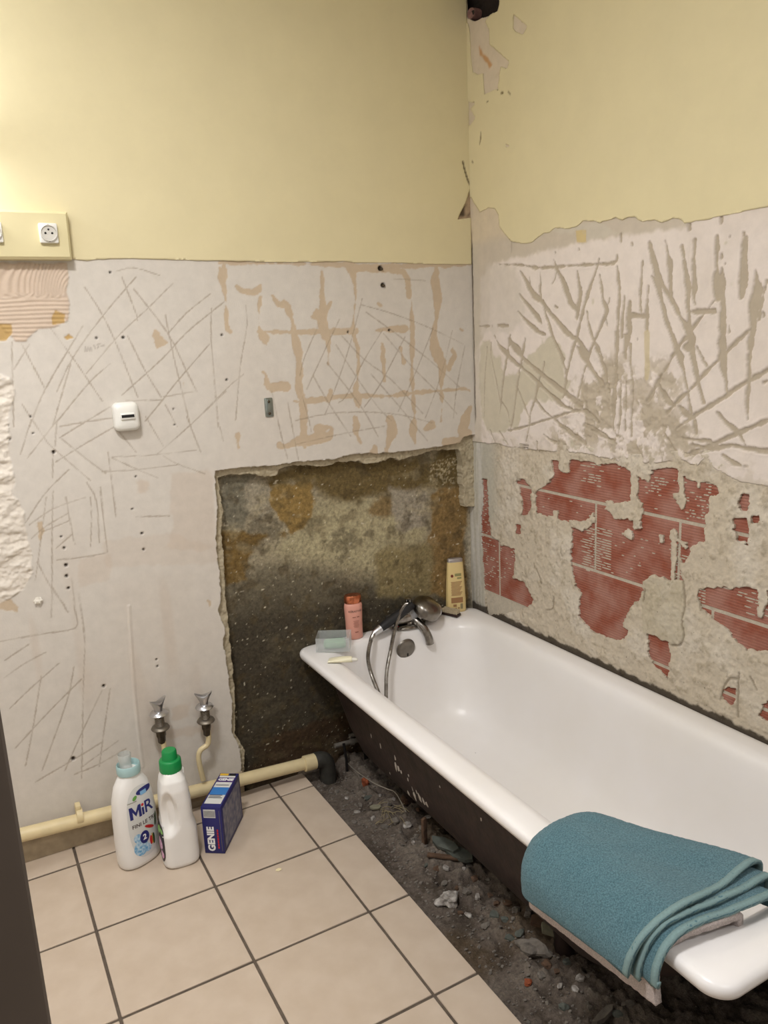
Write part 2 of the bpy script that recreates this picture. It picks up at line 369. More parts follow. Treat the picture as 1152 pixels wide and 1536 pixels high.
    for pts, zs in (([(770, 760), (790, 730), (850, 790), (830, 810), (795, 830)], Z6), ([(925, 990), (940, 990), (935, 1050)], Z6), ([(1115, 410), (1152, 420), (1152, 720), (1140, 560), (1110, 460)], Z6),
                    ([(190, 760), (215, 755), (220, 800), (210, 870), (195, 850)], Z1), ([(0, 190), (50, 195), (90, 240), (88, 262), (0, 250)], Z2), ([(1055, 205), (1070, 210), (1065, 235)], Z2)):
        tan = np.minimum(tan, g.poly(pts, zs))
    tm = 1-sstep(tan+n*.016+nf*.004, -.0006, .0022); C = mixc(C, TAN, tm*.95); H -= tm*.0006
    # scratches made for keying new plaster
    S7 = [[(630, 288), (760, 325), (920, 385), (1080, 462)], [(648, 320), (800, 430), (950, 550), (1060, 650)], [(540, 425), (640, 530), (760, 620), (900, 770)], [(515, 465), (600, 600), (700, 740), (760, 800)], [(475, 545), (560, 650), (640, 760), (700, 870)],
          [(415, 605), (480, 720), (580, 870)], [(725, 415), (850, 560), (960, 670), (1050, 770)], [(440, 370), (375, 520), (355, 600)], [(530, 350), (450, 520), (385, 660)], [(630, 260), (580, 450), (525, 620), (465, 775)], [(720, 400), (640, 530), (560, 690), (525, 720)],
          [(820, 430), (710, 640), (640, 740)], [(945, 390), (870, 580), (790, 760)], [(1030, 400), (980, 600), (910, 790)], [(1085, 470), (1050, 650), (1035, 790)], [(335, 800), (480, 770), (640, 762), (800, 775), (940, 810)], [(340, 905), (560, 855), (730, 825)],
          [(300, 720), (330, 880), (348, 975)], [(230, 670), (270, 860), (300, 970)], [(115, 290), (120, 380), (90, 560), (70, 800)], [(0, 690), (50, 640), (105, 595)], [(670, 595), (780, 720), (870, 830), (920, 890)], [(770, 172), (910, 180)], [(355, 660), (390, 780), (405, 850)], [(0, 830), (15, 890)]]
    S6 = [[(880, 490), (750, 620), (600, 760), (440, 950)], [(1140, 585), (950, 740), (830, 870), (620, 1060)], [(1070, 545), (950, 640), (860, 740)], [(690, 460), (520, 660), (370, 870), (290, 1040)], [(680, 520), (850, 740), (940, 920), (1000, 1040)], [(620, 460), (690, 640), (700, 680)],
          [(430, 510), (520, 650), (600, 820), (700, 1070)], [(650, 760), (740, 940), (820, 1070)], [(840, 650), (880, 850), (930, 1060), (965, 1200)], [(1075, 620), (1075, 800), (1110, 1220)], [(250, 710), (370, 870), (520, 1090)], [(110, 800), (230, 1030)], [(150, 800), (70, 930)],
          [(560, 900), (450, 1000), (290, 1195)], [(420, 710), (230, 1030), (150, 1220)], [(360, 900), (270, 1210)], [(1150, 1030), (970, 1210)], [(1065, 800), (905, 985), (830, 1080), (740, 1190)], [(60, 790), (70, 1220)], [(590, 430), (680, 412), (810, 450)]]
    S1 = [[(160, 230), (105, 410)], [(290, 240), (280, 370)], [(290, 240), (140, 430)], [(110, 155), (220, 320), (270, 380), (460, 545)], [(560, 170), (300, 330)], [(585, 225), (420, 250), (300, 272)], [(585, 270), (430, 360), (285, 450)], [(640, 140), (820, 135)], [(830, 120), (1000, 90)],
          [(840, 160), (900, 270)], [(740, 220), (830, 370)], [(1020, 400), (950, 220)], [(1150, 90), (960, 270), (800, 410)], [(570, 425), (700, 420), (840, 410), (1000, 390)], [(520, 500), (700, 490), (900, 465)], [(570, 430), (700, 490), (800, 530)], [(310, 330), (420, 420), (540, 510)],
          [(830, 420), (900, 460), (1040, 510)], [(350, 490), (230, 610), (130, 760)], [(270, 400), (268, 530)], [(235, 630), (215, 790), (190, 980), (180, 1050)], [(270, 600), (265, 800), (265, 1152)], [(335, 630), (360, 770), (380, 870)], [(435, 630), (330, 665), (250, 700), (150, 770)], [(350, 710), (230, 780), (160, 840)],
          [(350, 750), (220, 805)], [(460, 630), (465, 740), (460, 880)], [(440, 555), (490, 650), (505, 860)], [(510, 580), (530, 780), (545, 910)], [(550, 400), (570, 560), (590, 730)], [(190, 960), (260, 1090), (330, 1180)], [(365, 820), (285, 890)], [(365, 1040), (375, 1152)], [(545, 910), (460, 930), (290, 950)], [(690, 730), (860, 725)], [(600, 290), (690, 400)]]
    S2 = [[(265, 0), (265, 140), (260, 295)], [(260, 130), (345, 265)], [(365, 90), (380, 250), (385, 345), (220, 375), (0, 415)], [(400, 170), (430, 400), (425, 600), (415, 1110)], [(145, 430), (25, 510)], [(230, 470), (120, 530), (20, 600)], [(300, 525), (170, 640), (50, 755)], [(415, 605), (250, 770), (80, 955)],
          [(375, 545), (340, 720), (215, 1070)], [(210, 590), (165, 870), (130, 1045)], [(520, 660), (420, 870), (330, 1070)], [(560, 655), (530, 860), (505, 1050)], [(520, 925), (400, 1000), (180, 1130)], [(600, 920), (420, 1050)], [(640, 960), (500, 1040), (380, 1090)]]
    scr = np.full(A.shape, .02)
    for S, zs, wd in ((S7, Z7, .8), (S6, Z6, .8), (S1, Z1, .8), (S2, Z2, .9)):
        for k, st in enumerate(S): scr = np.minimum(scr, g.stroke(st, (zs[0], zs[1], zs[2]), wd/zs[2]*(.75+.5*((k*37) % 10)/10)))
    sm = 1-sstep(scr+nf*.003, -.0004, .0019)
    sm *= sstep(fbm(A, Z, 16, 7), -.35, .05)*.7+.3
    C = mixc(C, (150, 134, 114), sm*.62); H -= sm*.0005
    rdg = 1-sstep(g.stroke([(655, 235), (670, 500), (690, 750), (725, 1050)], Z2, 8), 0, .003); H += rdg*.002
    # drill holes
    for x, y, zs, r in ((490, 769, Z6, 10), (626, 766, Z6, 12), (1128, 754, Z6, 10), (272, 400, Z1, 14), (36, 265, Z1, 12), (45, 333, Z1, 14), (150, 1005, Z1, 12), (335, 975, Z1, 14), (347, 1092, Z1, 12), (722, 813, Z1, 11), (730, 895, Z1, 11), (882, 182, Z1, 7), (888, 261, Z1, 8),
                        (168, 305, Z1, 7), (155, 220, Z1, 8), (310, 830, Z1, 9), (325, 888, Z1, 11), (338, 1030, Z1, 13), (800, 540, Z2, 9), (795, 505, Z2, 9), (527, 640, Z2, 14), (372, 1010, Z2, 18), (568, 408, Z7, 9), (750, 400, Z7, 10), (690, 525, Z1, 8), (710, 125, Z7, 20), (722, 200, Z7, 18), (30, 620, Z7, 9), (672, 690, Z1, 8), (560, 435, Z6, 9)):
        d = g.stroke([(x, y), (x+1, y)], zs, r*1.1); k = 1-sstep(d, -.002, .001); C = mixc(C, (52, 42, 34), k); H -= k*.006
    # notched adhesive bed left under the socket board
    cb = g.poly([(-700, 395), (345, 385), (352, 470), (340, 540), (350, 600), (345, 680), (270, 712), (200, 722), (130, 782), (80, 782), (0, 700), (-700, 690)], Z6)
    km = 1-sstep(cb+n*.012, -.001, .002); zt = PB(0, 280+560*Z6[2])[2]
    up = sstep(Z, zt-.01, zt+.01)
    cx = PB(50, 0)[0]; ph = (Z*(1-up)+(np.hypot(A-cx, (Z-zt)*.8)+.03*np.sin(A*22))*up)*2*PI/.0105+fbm(A, Z, 12, 6)*5
    C = mixc(C, (206, 186, 166), km*.95); H += km*(.0025+.002*np.sin(ph))
    for pts in ([(280, 625), (330, 650), (325, 690), (270, 700), (265, 660)], [(-100, 690), (55, 700), (60, 745), (30, 780), (-100, 780)], [(325, 765), (350, 748), (376, 770), (340, 780)]):
        k = 1-sstep(g.poly(pts, Z6)+n*.008, -.001, .002); C = mixc(C, (190, 158, 104), k); H -= k*.002
    # rough broken patch at the left
    rp = g.poly([(-900, -10), (0, 5), (55, 25), (72, 100), (42, 230), (46, 430), (76, 560), (62, 600), (118, 690), (124, 770), (160, 920), (166, 1010), (122, 1090), (50, 1145), (0, 1165), (-900, 1165)], Z1)
    k = 1-sstep(rp+n*.012, -.002, .003); C = mixc(C, (222, 213, 200), k); H += k*(fbm(A*.6, Z, 45, 3)*.022+.001+nf*.006)
    # scribbled pencil note
    for st in ([(128, 520), (128, 527)], [(131, 527), (132, 521), (134, 526), (136, 521), (137, 526)], [(141, 518), (143, 523)], [(150, 516), (146, 517), (148, 520), (146, 522)], [(152, 519), (156, 518)]):
        C = mixc(C, (160, 150, 140), .6*(1-sstep(g.stroke(st, None, 1.2), -.0005, .0018)))
    g.build('plaster_skim', H, C, M_plaster, wb, sd, .045)
    # yellow paint above
    g = Grid('back', -1.75, 0.0, 1.58, 2.5, .004); A, Z = g.A, g.Z; n = fbm(A, Z, 40, 3)
    sd = g.poly([(-900, 388), (100, 388), (130, 391), (140, 389), (200, 388), (260, 390), (339, 391), (400, 393), (460, 393), (515, 392), (533, 394), (580, 394), (640, 396), (760, 397), (760, -900), (-900, -900)], m=.05)+n*.004
    sd = np.maximum(sd, -(g.poly([(707, 278), (705, 283), (697, 305), (686, 329), (712, 326)])+n*.004))
    C = C3(A.shape, YEL); H = np.full(A.shape, .0024)+fbm(A, Z, 2, 1, 2)*.004
    cr = 1-sstep(g.stroke([(694, 243), (697, 256), (702, 272), (707, 280)], None, 2), -.0005, .002); C = mixc(C, (90, 76, 50), cr); H -= cr*.002
    g.build('yellow_paint_layer', H, C, M_paint, wb, sd, .004)
    g = Grid('back', -.14, 0, 1.62, 1.9, .01); n = fbm(g.A, g.Z, 60, 3)
    g.build('bare_triangle', np.full(g.A.shape, -.001), mixc(C3(g.A.shape, (176, 154, 126)), (90, 76, 62), sstep(n, .05, .2)), M_render, wb)
build_back()

# ---------- right wall
PAINT_R = [(708, 296), (712, 304), (721, 319), (733, 312), (744, 313), (749, 323), (751, 342), (767, 362), (783, 365), (798, 364), (815, 351), (825, 349), (833, 342), (854, 343), (867, 340), (877, 331), (896, 331), (902, 334), (912, 331), (925, 325), (935, 330), (943, 326), (954, 325), (964, 332), (985, 330), (995, 334), (1012, 327), (1022, 329), (1029, 335), (1062, 329), (1141, 312), (1152, 310), (1400, 262)]
BND = [(690, 665), (712, 663), (742, 665), (771, 671), (792, 673), (808, 676), (833, 677), (877, 679), (900, 685), (925, 690), (954, 692), (981, 694), (1016, 688), (1047, 698), (1062, 688), (1068, 700), (1089, 712), (1110, 723), (1131, 727), (1152, 730), (1300, 765)]
BRICK_HOLES = [
    ([(110, 170), (145, 180), (155, 350), (160, 480), (180, 590), (215, 625), (250, 660), (340, 690), (345, 780), (330, 900), (410, 920), (450, 1010), (480, 1060), (440, 1110), (300, 1150), (150, 1170), (130, 1000), (120, 900), (105, 600), (100, 480), (115, 350)], ZF),
    ([(350, 185), (420, 195), (462, 260), (462, 380), (440, 442), (395, 445), (400, 330), (380, 300), (375, 240)], ZF), ([(350, 510), (386, 515), (386, 575), (350, 582)], ZF),
    ([(827, 689), (839, 692), (855, 690), (877, 692), (896, 697), (925, 695), (945, 706), (958, 716), (964, 716), (978, 708), (992, 700), (1008, 703), (1020, 707), (1028, 719), (1046, 724), (1062, 722), (1075, 728), (1078, 740), (1066, 746), (1061, 752), (1064, 765), (1057, 774), (1056, 812), (1048, 812), (1036, 820), (1037, 838), (1025, 846), (1024, 870), (1005, 872), (988, 864), (977, 863),
      (965, 872), (966, 886), (957, 900), (945, 912), (939, 925), (934, 940), (942, 946), (936, 957), (928, 960), (905, 955), (880, 940), (869, 925), (868, 905), (872, 890), (862, 875), (855, 840), (857, 815), (858, 795), (852, 787), (848, 783), (835, 777), (805, 770), (803, 745), (806, 735), (825, 724), (830, 712)], None),
    ([(940, 270), (945, 210), (1020, 195), (1025, 270), (1000, 320), (970, 310)], ZG), ([(905, 365), (1005, 360), (1015, 400), (1010, 570), (930, 520), (905, 470)], ZG), ([(1035, 360), (1090, 350), (1095, 410), (1040, 405)], ZG),
    ([(1046, 882), (1060, 881), (1078, 882), (1110, 881), (1152, 885), (1260, 900), (1260, 1000), (1152, 977), (1120, 975), (1106, 963), (1091, 945), (1068, 928), (1056, 915), (1049, 910), (1047, 900)], None),
    ([(285, 340), (400, 380), (440, 400), (445, 500), (440, 610), (430, 670), (400, 640), (370, 600), (320, 560), (290, 480)], ZH), ([(810, 820), (830, 750), (870, 710), (922, 740), (920, 830), (890, 855), (840, 830)], ZH), ([(1090, 930), (1110, 850), (1152, 820), (1300, 830), (1300, 980), (1130, 960)], ZH)]
ISLANDS = [
    ([(0, 250), (40, 270), (60, 255), (160, 250), (165, 150), (160, 10), (215, 10), (215, 230), (250, 260), (240, 440), (190, 450), (180, 385), (60, 375), (25, 350), (0, 310)], ZG), ([(1000, 345), (1045, 345), (1055, 400), (1000, 392)], ZF),
    ([(505, 0), (550, 60), (540, 200), (565, 240), (540, 310), (525, 310), (500, 260), (470, 240), (470, 200), (510, 190)], ZG), ([(440, 460), (475, 440), (495, 480), (490, 520), (580, 560), (560, 600), (490, 540), (485, 680), (480, 800), (455, 800), (455, 560)], ZG), ([(380, 490), (400, 490), (395, 550), (375, 545)], ZG),
    ([(500, 640), (540, 700), (585, 640), (600, 560), (700, 540), (700, 900), (540, 860)], ZG), ([(100, 480), (140, 460), (185, 480), (180, 535), (130, 520)], ZG), ([(620, 410), (660, 410), (655, 470), (630, 470)], ZF), ([(665, 0), (740, 0), (735, 130), (700, 148), (665, 110)], ZF),
    ([(710, 490), (780, 480), (850, 490), (910, 430), (918, 500), (830, 570), (780, 540), (720, 520)], ZF), ([(1075, 890), (1130, 880), (1150, 950), (1110, 1050), (1090, 1100), (1080, 1050), (1085, 960)], ZG), ([(640, 40), (660, 60), (655, 160), (638, 150)], ZG), ([(260, 20), (300, 20), (290, 110), (262, 80)], ZG)]
G_A = [[(240, 465, 6), (400, 470, 14), (520, 490, 20), (700, 478, 16), (900, 465, 14), (1060, 455, 16), (1085, 400, 10)], [(390, 515, 10), (440, 600, 40), (480, 680, 50), (540, 730, 40), (590, 800, 30), (660, 880, 36), (740, 970, 40), (800, 1010, 30), (860, 1100, 50)], [(385, 680, 8), (450, 770, 30), (510, 840, 46), (540, 890, 20)],
       [(375, 805, 12), (430, 870, 30), (520, 950, 34), (570, 970, 16)], [(530, 515, 10), (535, 600, 16), (530, 640, 26), (545, 740, 14), (580, 850, 20), (620, 980, 24), (680, 1120, 24), (700, 1152, 20)], [(630, 430, 10), (650, 500, 24), (700, 600, 44), (740, 720, 52), (790, 790, 20)], [(650, 500, 10), (640, 560, 14), (620, 600, 12)],
       [(800, 510, 8), (810, 620, 30), (820, 660, 44), (805, 760, 36), (795, 850, 20)], [(955, 430, 10), (930, 520, 16), (880, 660, 26), (840, 800, 24), (800, 960, 26), (760, 1090, 26)], [(960, 540, 10), (975, 640, 22), (985, 730, 24), (1010, 800, 34), (960, 930, 26), (915, 1030, 24), (870, 1140, 24)],
       [(870, 800, 6), (880, 900, 16), (910, 1000, 24), (960, 1090, 20), (980, 1150, 20)], [(1085, 480, 12), (1095, 600, 24), (1105, 720, 18), (1090, 820, 20), (1090, 1000, 22), (1080, 1150, 24)], [(1140, 690, 12), (1120, 900, 20), (1115, 990, 14)], [(205, 980, 8), (240, 1060, 20), (300, 1100, 40)],
       [(320, 970, 12), (310, 1020, 40), (380, 1080, 50), (400, 1130, 20)], [(425, 1000, 10), (405, 1080, 24), (400, 1150, 20)], [(1035, 710, 12), (1025, 745, 6)], [(1000, 830, 10), (1015, 910, 12)], [(455, 540, 6), (460, 620, 12)], [(325, 300, 6), (325, 380, 8)], [(1115, 250, 16), (1112, 300, 14)], [(230, 905, 20), (300, 908, 22)], [(100, 910, 8), (190, 910, 10)], [(640, 375, 8), (642, 380, 8)], [(812, 350, 10), (812, 360, 8)], [(640, 770, 14), (655, 775, 10)]]
G_B = [[(300, 310, 16), (330, 430, 40), (370, 560, 30), (420, 660, 24), (470, 740, 34), (520, 840, 20), (560, 900, 36), (570, 950, 20)], [(320, 550, 16), (360, 620, 36), (385, 720, 28), (415, 830, 24), (440, 920, 28), (480, 1020, 30), (500, 1090, 44), (530, 1140, 40)], [(330, 440, 20), (345, 540, 34), (360, 620, 30)],
       [(415, 290, 12), (435, 400, 22), (450, 480, 36), (450, 600, 24), (460, 700, 24), (470, 740, 20)], [(535, 340, 24), (550, 420, 16), (560, 520, 28), (575, 590, 44), (580, 720, 26), (585, 850, 24), (600, 960, 30), (610, 1060, 30), (610, 1140, 30)], [(630, 290, 24), (622, 400, 20), (620, 500, 28), (625, 600, 40), (620, 700, 26), (630, 750, 20)],
       [(790, 265, 18), (785, 380, 28), (785, 500, 22), (790, 590, 60), (790, 720, 24)], [(825, 490, 8), (820, 580, 50), (825, 680, 36), (830, 780, 34), (825, 900, 44), (830, 1060, 44), (815, 1130, 50)], [(820, 390, 16), (818, 420, 22)], [(990, 280, 24), (985, 360, 36), (980, 480, 40), (975, 590, 54), (965, 690, 30)],
       [(1070, 500, 8), (1075, 600, 30), (1080, 650, 60), (1060, 740, 60), (1050, 850, 50), (1040, 950, 34), (1025, 1080, 28), (1015, 1150, 26)], [(1150, 580, 14), (1120, 680, 14), (1085, 860, 30)], [(610, 805, 20), (680, 805, 34), (765, 800, 36)], [(770, 725, 8), (730, 780, 10)], [(690, 830, 14), (640, 890, 24), (590, 960, 20), (530, 1030, 20), (460, 1130, 20)],
       [(1035, 920, 12), (940, 1010, 18), (860, 1090, 20), (800, 1150, 22)], [(250, 450, 10), (240, 600, 20), (235, 700, 16), (240, 820, 10)], [(295, 620, 16), (285, 740, 20), (280, 840, 24), (282, 940, 20)], [(165, 835, 36), (220, 835, 30), (285, 840, 30)], [(160, 740, 20), (150, 850, 40), (155, 950, 44), (130, 1060, 26), (125, 1140, 20)],
       [(120, 690, 10), (110, 850, 16), (105, 990, 14)], [(70, 480, 14), (85, 650, 22), (80, 800, 18), (70, 950, 20), (65, 1100, 24)], [(168, 1040, 10), (165, 1130, 14)], [(95, 255, 16), (95, 300, 14)], [(820, 130, 24), (820, 165, 24)], [(590, 180, 20), (590, 210, 24)], [(620, 1000, 30), (590, 1050, 60), (560, 1060, 40)], [(640, 1060, 12), (690, 1140, 14)],
       [(982, 240, 12), (982, 255, 10)], [(883, 258, 14), (883, 266, 14)], [(1120, 815, 24), (1122, 830, 22)], [(175, 320, 14), (178, 325, 14)], [(878, 905, 6), (876, 950, 10)], [(848, 460, 12), (850, 462, 12)], [(216, 1000, 12), (217, 1005, 12)]]
G_C = [[(215, 50, 14), (260, 120, 30), (340, 200, 40), (420, 270, 26), (500, 340, 30), (590, 430, 26), (680, 510, 34), (760, 550, 24)], [(320, 40, 16), (330, 90, 40), (380, 150, 40), (440, 210, 30), (530, 290, 34), (620, 360, 40), (720, 440, 36), (820, 520, 50)], [(310, 60, 14), (290, 180, 24), (265, 320, 20), (250, 450, 16), (235, 600, 16)],
       [(425, 50, 10), (405, 150, 22), (385, 250, 24), (360, 400, 20), (340, 560, 20), (315, 700, 14)], [(530, 300, 16), (510, 380, 26), (490, 480, 20), (460, 580, 20), (450, 680, 20), (430, 780, 16)], [(370, 400, 8), (400, 480, 14), (450, 600, 18)], [(500, 480, 16), (560, 560, 20), (620, 610, 14), (700, 680, 34), (800, 750, 40), (850, 790, 30)],
       [(300, 700, 6), (400, 680, 14), (520, 640, 16), (650, 600, 16), (780, 560, 20), (870, 570, 30), (950, 640, 26)], [(630, 50, 14), (690, 200, 20), (720, 300, 22), (700, 420, 18), (690, 470, 10)], [(770, 100, 20), (720, 300, 20)], [(900, 100, 18), (850, 270, 16), (810, 400, 14), (800, 470, 10)], [(800, 100, 14), (850, 180, 40), (920, 290, 36), (980, 380, 40)],
       [(930, 110, 20), (980, 220, 36), (1010, 330, 26), (1020, 400, 20)], [(1085, 60, 22), (1075, 200, 24), (1065, 350, 20), (1055, 500, 20), (1055, 700, 16)], [(560, 730, 10), (610, 770, 18), (650, 780, 10)], [(660, 760, 10), (655, 850, 16)], [(510, 780, 12), (510, 840, 18)], [(850, 660, 20), (950, 710, 40), (1060, 780, 20)], [(170, 700, 8), (210, 790, 10)], [(240, 710, 8), (300, 800, 10)],
       [(150, 100, 8), (130, 340, 10), (125, 600, 8)], [(180, 70, 8), (175, 160, 10), (210, 330, 14), (240, 500, 10)], [(560, 215, 12), (545, 280, 16)], [(240, 480, 8), (290, 560, 14), (320, 700, 12)]]
G_D = [[(460, 0, 20), (490, 100, 40), (530, 220, 34), (560, 340, 20), (580, 450, 20), (600, 580, 18)], [(580, 10, 16), (500, 110, 16), (420, 250, 14), (370, 330, 20), (320, 430, 26), (290, 490, 20)], [(600, 60, 50), (620, 200, 34), (650, 350, 24), (690, 500, 16)], [(1000, 0, 14), (850, 140, 18), (720, 270, 16), (600, 400, 18), (500, 490, 26), (420, 580, 18)],
       [(820, 50, 44), (830, 200, 50), (850, 330, 16), (855, 430, 10)], [(1040, 0, 20), (1020, 180, 24), (1015, 350, 26), (1005, 500, 20), (1010, 620, 10)], [(1160, 262, 24), (1080, 310, 24), (1000, 350, 20), (880, 430, 24), (760, 510, 20), (640, 580, 20), (530, 660, 16), (490, 700, 8)], [(1250, 590, 20), (1150, 630, 20), (1000, 690, 20), (850, 760, 24), (700, 820, 24), (560, 880, 20)],
       [(480, 750, 14), (600, 765, 20), (740, 775, 16)], [(600, 800, 12), (740, 830, 30), (900, 805, 20), (1000, 830, 24), (1152, 845, 30), (1250, 850, 26)], [(570, 880, 16), (740, 840, 14)], [(790, 570, 12), (850, 640, 26), (930, 710, 22), (990, 800, 14)], [(830, 880, 16), (900, 930, 26), (960, 950, 14)], [(360, 370, 20), (430, 480, 40), (480, 520, 30)], [(400, 720, 12), (450, 790, 20), (490, 870, 14)],
       [(520, 530, 12), (560, 580, 40), (610, 600, 20)], [(60, 0, 24), (60, 200, 20), (55, 400, 20), (40, 600, 30)], [(160, 80, 10), (165, 250, 16), (180, 400, 16), (170, 600, 16), (165, 740, 10)], [(640, 110, 10), (710, 230, 14)], [(625, 640, 20), (630, 720, 26)], [(990, 955, 14), (1015, 960, 14)], [(125, 20, 26), (120, 180, 14)], [(1150, 340, 14), (1130, 355, 14)], [(90, 350, 16), (90, 560, 20), (80, 740, 16)], [(130, 350, 12), (125, 700, 14)]]
M_brick = mat('red_hollow_brick', (172, 126, 112), .9, vscale=16, col2=(152, 90, 72), bump=.25, bscale=300, spec=.2, detail=6)
M_mortar = mat('pale_mortar', (200, 190, 172), .9, var=.15, vscale=80, bump=.4, bscale=200)
def build_right():
    # red hollow bricks, each one its own piece, ridged face
    def brick_me(L, Hh):
        nr = int(Hh/.0074); v = []; f = []
        prof = []
        for k in range(nr):
            z0 = -Hh/2+Hh*k/nr; p = Hh/nr; prof += [(0, z0+.1*p), (0, z0+.55*p), (.0012, z0+.66*p), (.0012, z0+.97*p)]
        prof = [(.002, -Hh/2)]+prof+[(.002, Hh/2)]
        for d, z in prof: v += [(d, -L/2, z), (d, L/2, z)]
        n = len(prof)
        for k in range(n-1): f.append((2*k, 2*k+2, 2*k+3, 2*k+1))
        b = len(v); v += [(.03, -L/2, -Hh/2), (.03, L/2, -Hh/2), (.03, L/2, Hh/2), (.03, -L/2, Hh/2)]
        f += [(0, 1, b+1, b), (2*n-2, b+3, b+2, 2*n-1), tuple([2*k for k in range(n)][::-1])+(b, b+3), tuple(2*k+1 for k in range(n))+(b+2, b+1)]
        me = mesh_from('brick', v, f); fixn(me, False); me.materials.append(M_brick)
        return me
    rows = [(.29, [-1.30, -.99, -.69]), (.495, [-1.28, -.989, -.41, -.12, .042]), (.70, [-1.18, -.88, -.58, -.305, .042]), (.905, [-1.33, -1.03, -.73, -.31, .042])]
    cache = {}
    for z, J in rows:
        for y0, y1 in zip(J[:-1], J[1:]):
            L = round(y1-y0-.009, 3)
            if L not in cache: cache[L] = brick_me(L, .196)
            o = link('brick', cache[L], None, wr); o.location = (.004, (y0+y1)/2, z+.1025)
    box('mortar_bed', (.0057, -1.40, .25), (.046, .046, 1.14), M_mortar, wr)
    # cement render
    g = Grid('right', -1.26, .045, .36, 1.16, .003); A, Z = g.A, g.Z
    n = fbm(A, Z, 45, 2); n2 = fbm(A, Z, 140, 4); nb = fbm(A, Z, 9, 1); nrd = (vn(A, Z, 1/.0074*1.0, 5)-.5)
    hole = np.full(A.shape, .03)
    for pts, zs in BRICK_HOLES: hole = np.minimum(hole, g.poly(pts, zs))
    for pts, zs in ISLANDS: hole = np.maximum(hole, -g.poly(pts, zs))
    # ragged ends follow the brick ridges
    ridge = (vn(A*.15, np.floor(Z/.0074)*.0074, 400, 6)-.5)
    sd = np.maximum(-hole+n*.007+ridge*.010, -.02-g.poly(BND+[(1300, -600), (600, -600)], m=.04))
    C = C3(A.shape, (202, 190, 170)); C = mixc(C, (214, 205, 190), sstep(nb, -.05, .2)*.7); C = mixc(C, (160, 147, 124), sstep(n+n2*.7, .08, .3)*.5)
    sm = np.maximum(sstep(A, -.16, -.06)*sstep(Z, .70, .78), sstep(A, -.045, -.03))
    C = mixc(C, (186, 182, 168), sm*.9); C = mixc(C, (206, 202, 194), sstep(A, -.045, -.03)*sstep(vn(A, Z*.05, 160, 2), .3, .7)*.8)
    rough = 1-sm*.85
    H = rough*(nb*.010+n*.009+n2*.004)
    # damper rough lump and dark band along the joint over the tub
    k = 1-sstep(g.poly([(965, 870), (978, 863), (1024, 872), (1028, 900), (1030, 960), (1010, 968), (990, 958), (965, 950), (962, 900)])+n*.012, -.004, .006); C = mixc(C, (184, 174, 148), k*.45); H += k*.003
    for st in ([(1024, 872), (1028, 905), (1024, 930), (1027, 955), (1020, 967), (1008, 968)], [(969, 884), (965, 902)], [(1047, 885), (1050, 915)], [(800, 845), (810, 868), (812, 875)], [(830, 895), (829, 912), (820, 915)], [(1125, 1015), (1135, 1035)], [(1108, 1010), (1106, 1075)], [(1080, 1050), (1085, 1030), (1095, 1018), (1105, 1018)]):
        q = 1-sstep(g.stroke(st, None, 2.2)+n2*.003, -.001, .002); C = mixc(C, (120, 106, 86), q*.6); H -= q*.003
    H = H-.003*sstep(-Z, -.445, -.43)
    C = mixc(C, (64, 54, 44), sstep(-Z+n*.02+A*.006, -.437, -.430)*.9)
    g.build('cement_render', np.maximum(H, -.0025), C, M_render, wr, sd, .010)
    # mortar left in the brick grooves
    gs = []
    def smear(poly, zs, dens, lmin, lmax):
        P = [g.px(*( (p[0], p[1]) if zs is None else (zs[0]+p[0]*zs[2], zs[1]+p[1]*zs[2]))) for p in poly]
        P = np.array(P); ins = lambda a, z: sum(((P[k][1] > z) != (P[(k+1) % len(P)][1] > z)) and (a < P[k][0]+(z-P[k][1])*(P[(k+1) % len(P)][0]-P[k][0])/(P[(k+1) % len(P)][1]-P[k][1])) for k in range(len(P))) % 2
        for z0, _ in rows:
            nr = int(.196/.0074); p = .196/nr
            for k in range(nr):
                z = z0+.1025-.098+p*(k+.82)
                if not P[:, 1].min() <= z <= P[:, 1].max(): continue
                a = P[:, 0].min()
                while a < P[:, 0].max():
                    L = random.uniform(lmin, lmax)
                    if random.random() < dens and ins(a+L/2, z): gs.append((a, a+L, z))
                    a += L*random.uniform(1.02, 1.5)
    smear([(840, 540), (1030, 540), (1030, 830), (840, 860)], ZF, .95, .012, .04); smear([(820, 60), (960, 60), (950, 220), (820, 220)], ZF, .7, .008, .03); smear([(270, 100), (400, 60), (390, 180), (270, 200)], ZG, .6, .005, .016)
    smear([(780, 870), (1152, 850), (1200, 1100), (1000, 1060), (900, 900)], ZG, .55, .006, .03); smear([(560, 180), (720, 180), (700, 380), (580, 380)], ZG, .4, .004, .014); smear([(500, 640), (600, 640), (560, 800), (480, 810)], ZG, .6, .006, .02)
    smear([(700, 60), (740, 60), (730, 200), (700, 200)], ZG, .7, .006, .01); smear([(450, 560), (490, 560), (490, 800), (450, 800)], ZG, .9, .008, .012); smear([(100, 170), (180, 170), (180, 1100), (120, 1100)], ZF, .16, .004, .012); smear([(130, 640), (340, 700), (320, 900), (130, 900)], ZF, .14, .004, .014); smear([(640, 880), (690, 880), (690, 1010), (650, 1010)], ZG, .9, .008, .014)
    smear([(800, 60), (1150, 100), (1150, 300), (800, 250)], ZF, .06, .003, .02); smear([(0, 450), (450, 450), (450, 800), (0, 780)], ZG, .05, .003, .012); smear([(250, 100), (700, 100), (690, 400), (250, 340)], ZG, .10, .003, .012); smear([(500, 290), (900, 360), (850, 480), (500, 420)], ZF, .06, .004, .012)
    v = []; f = []
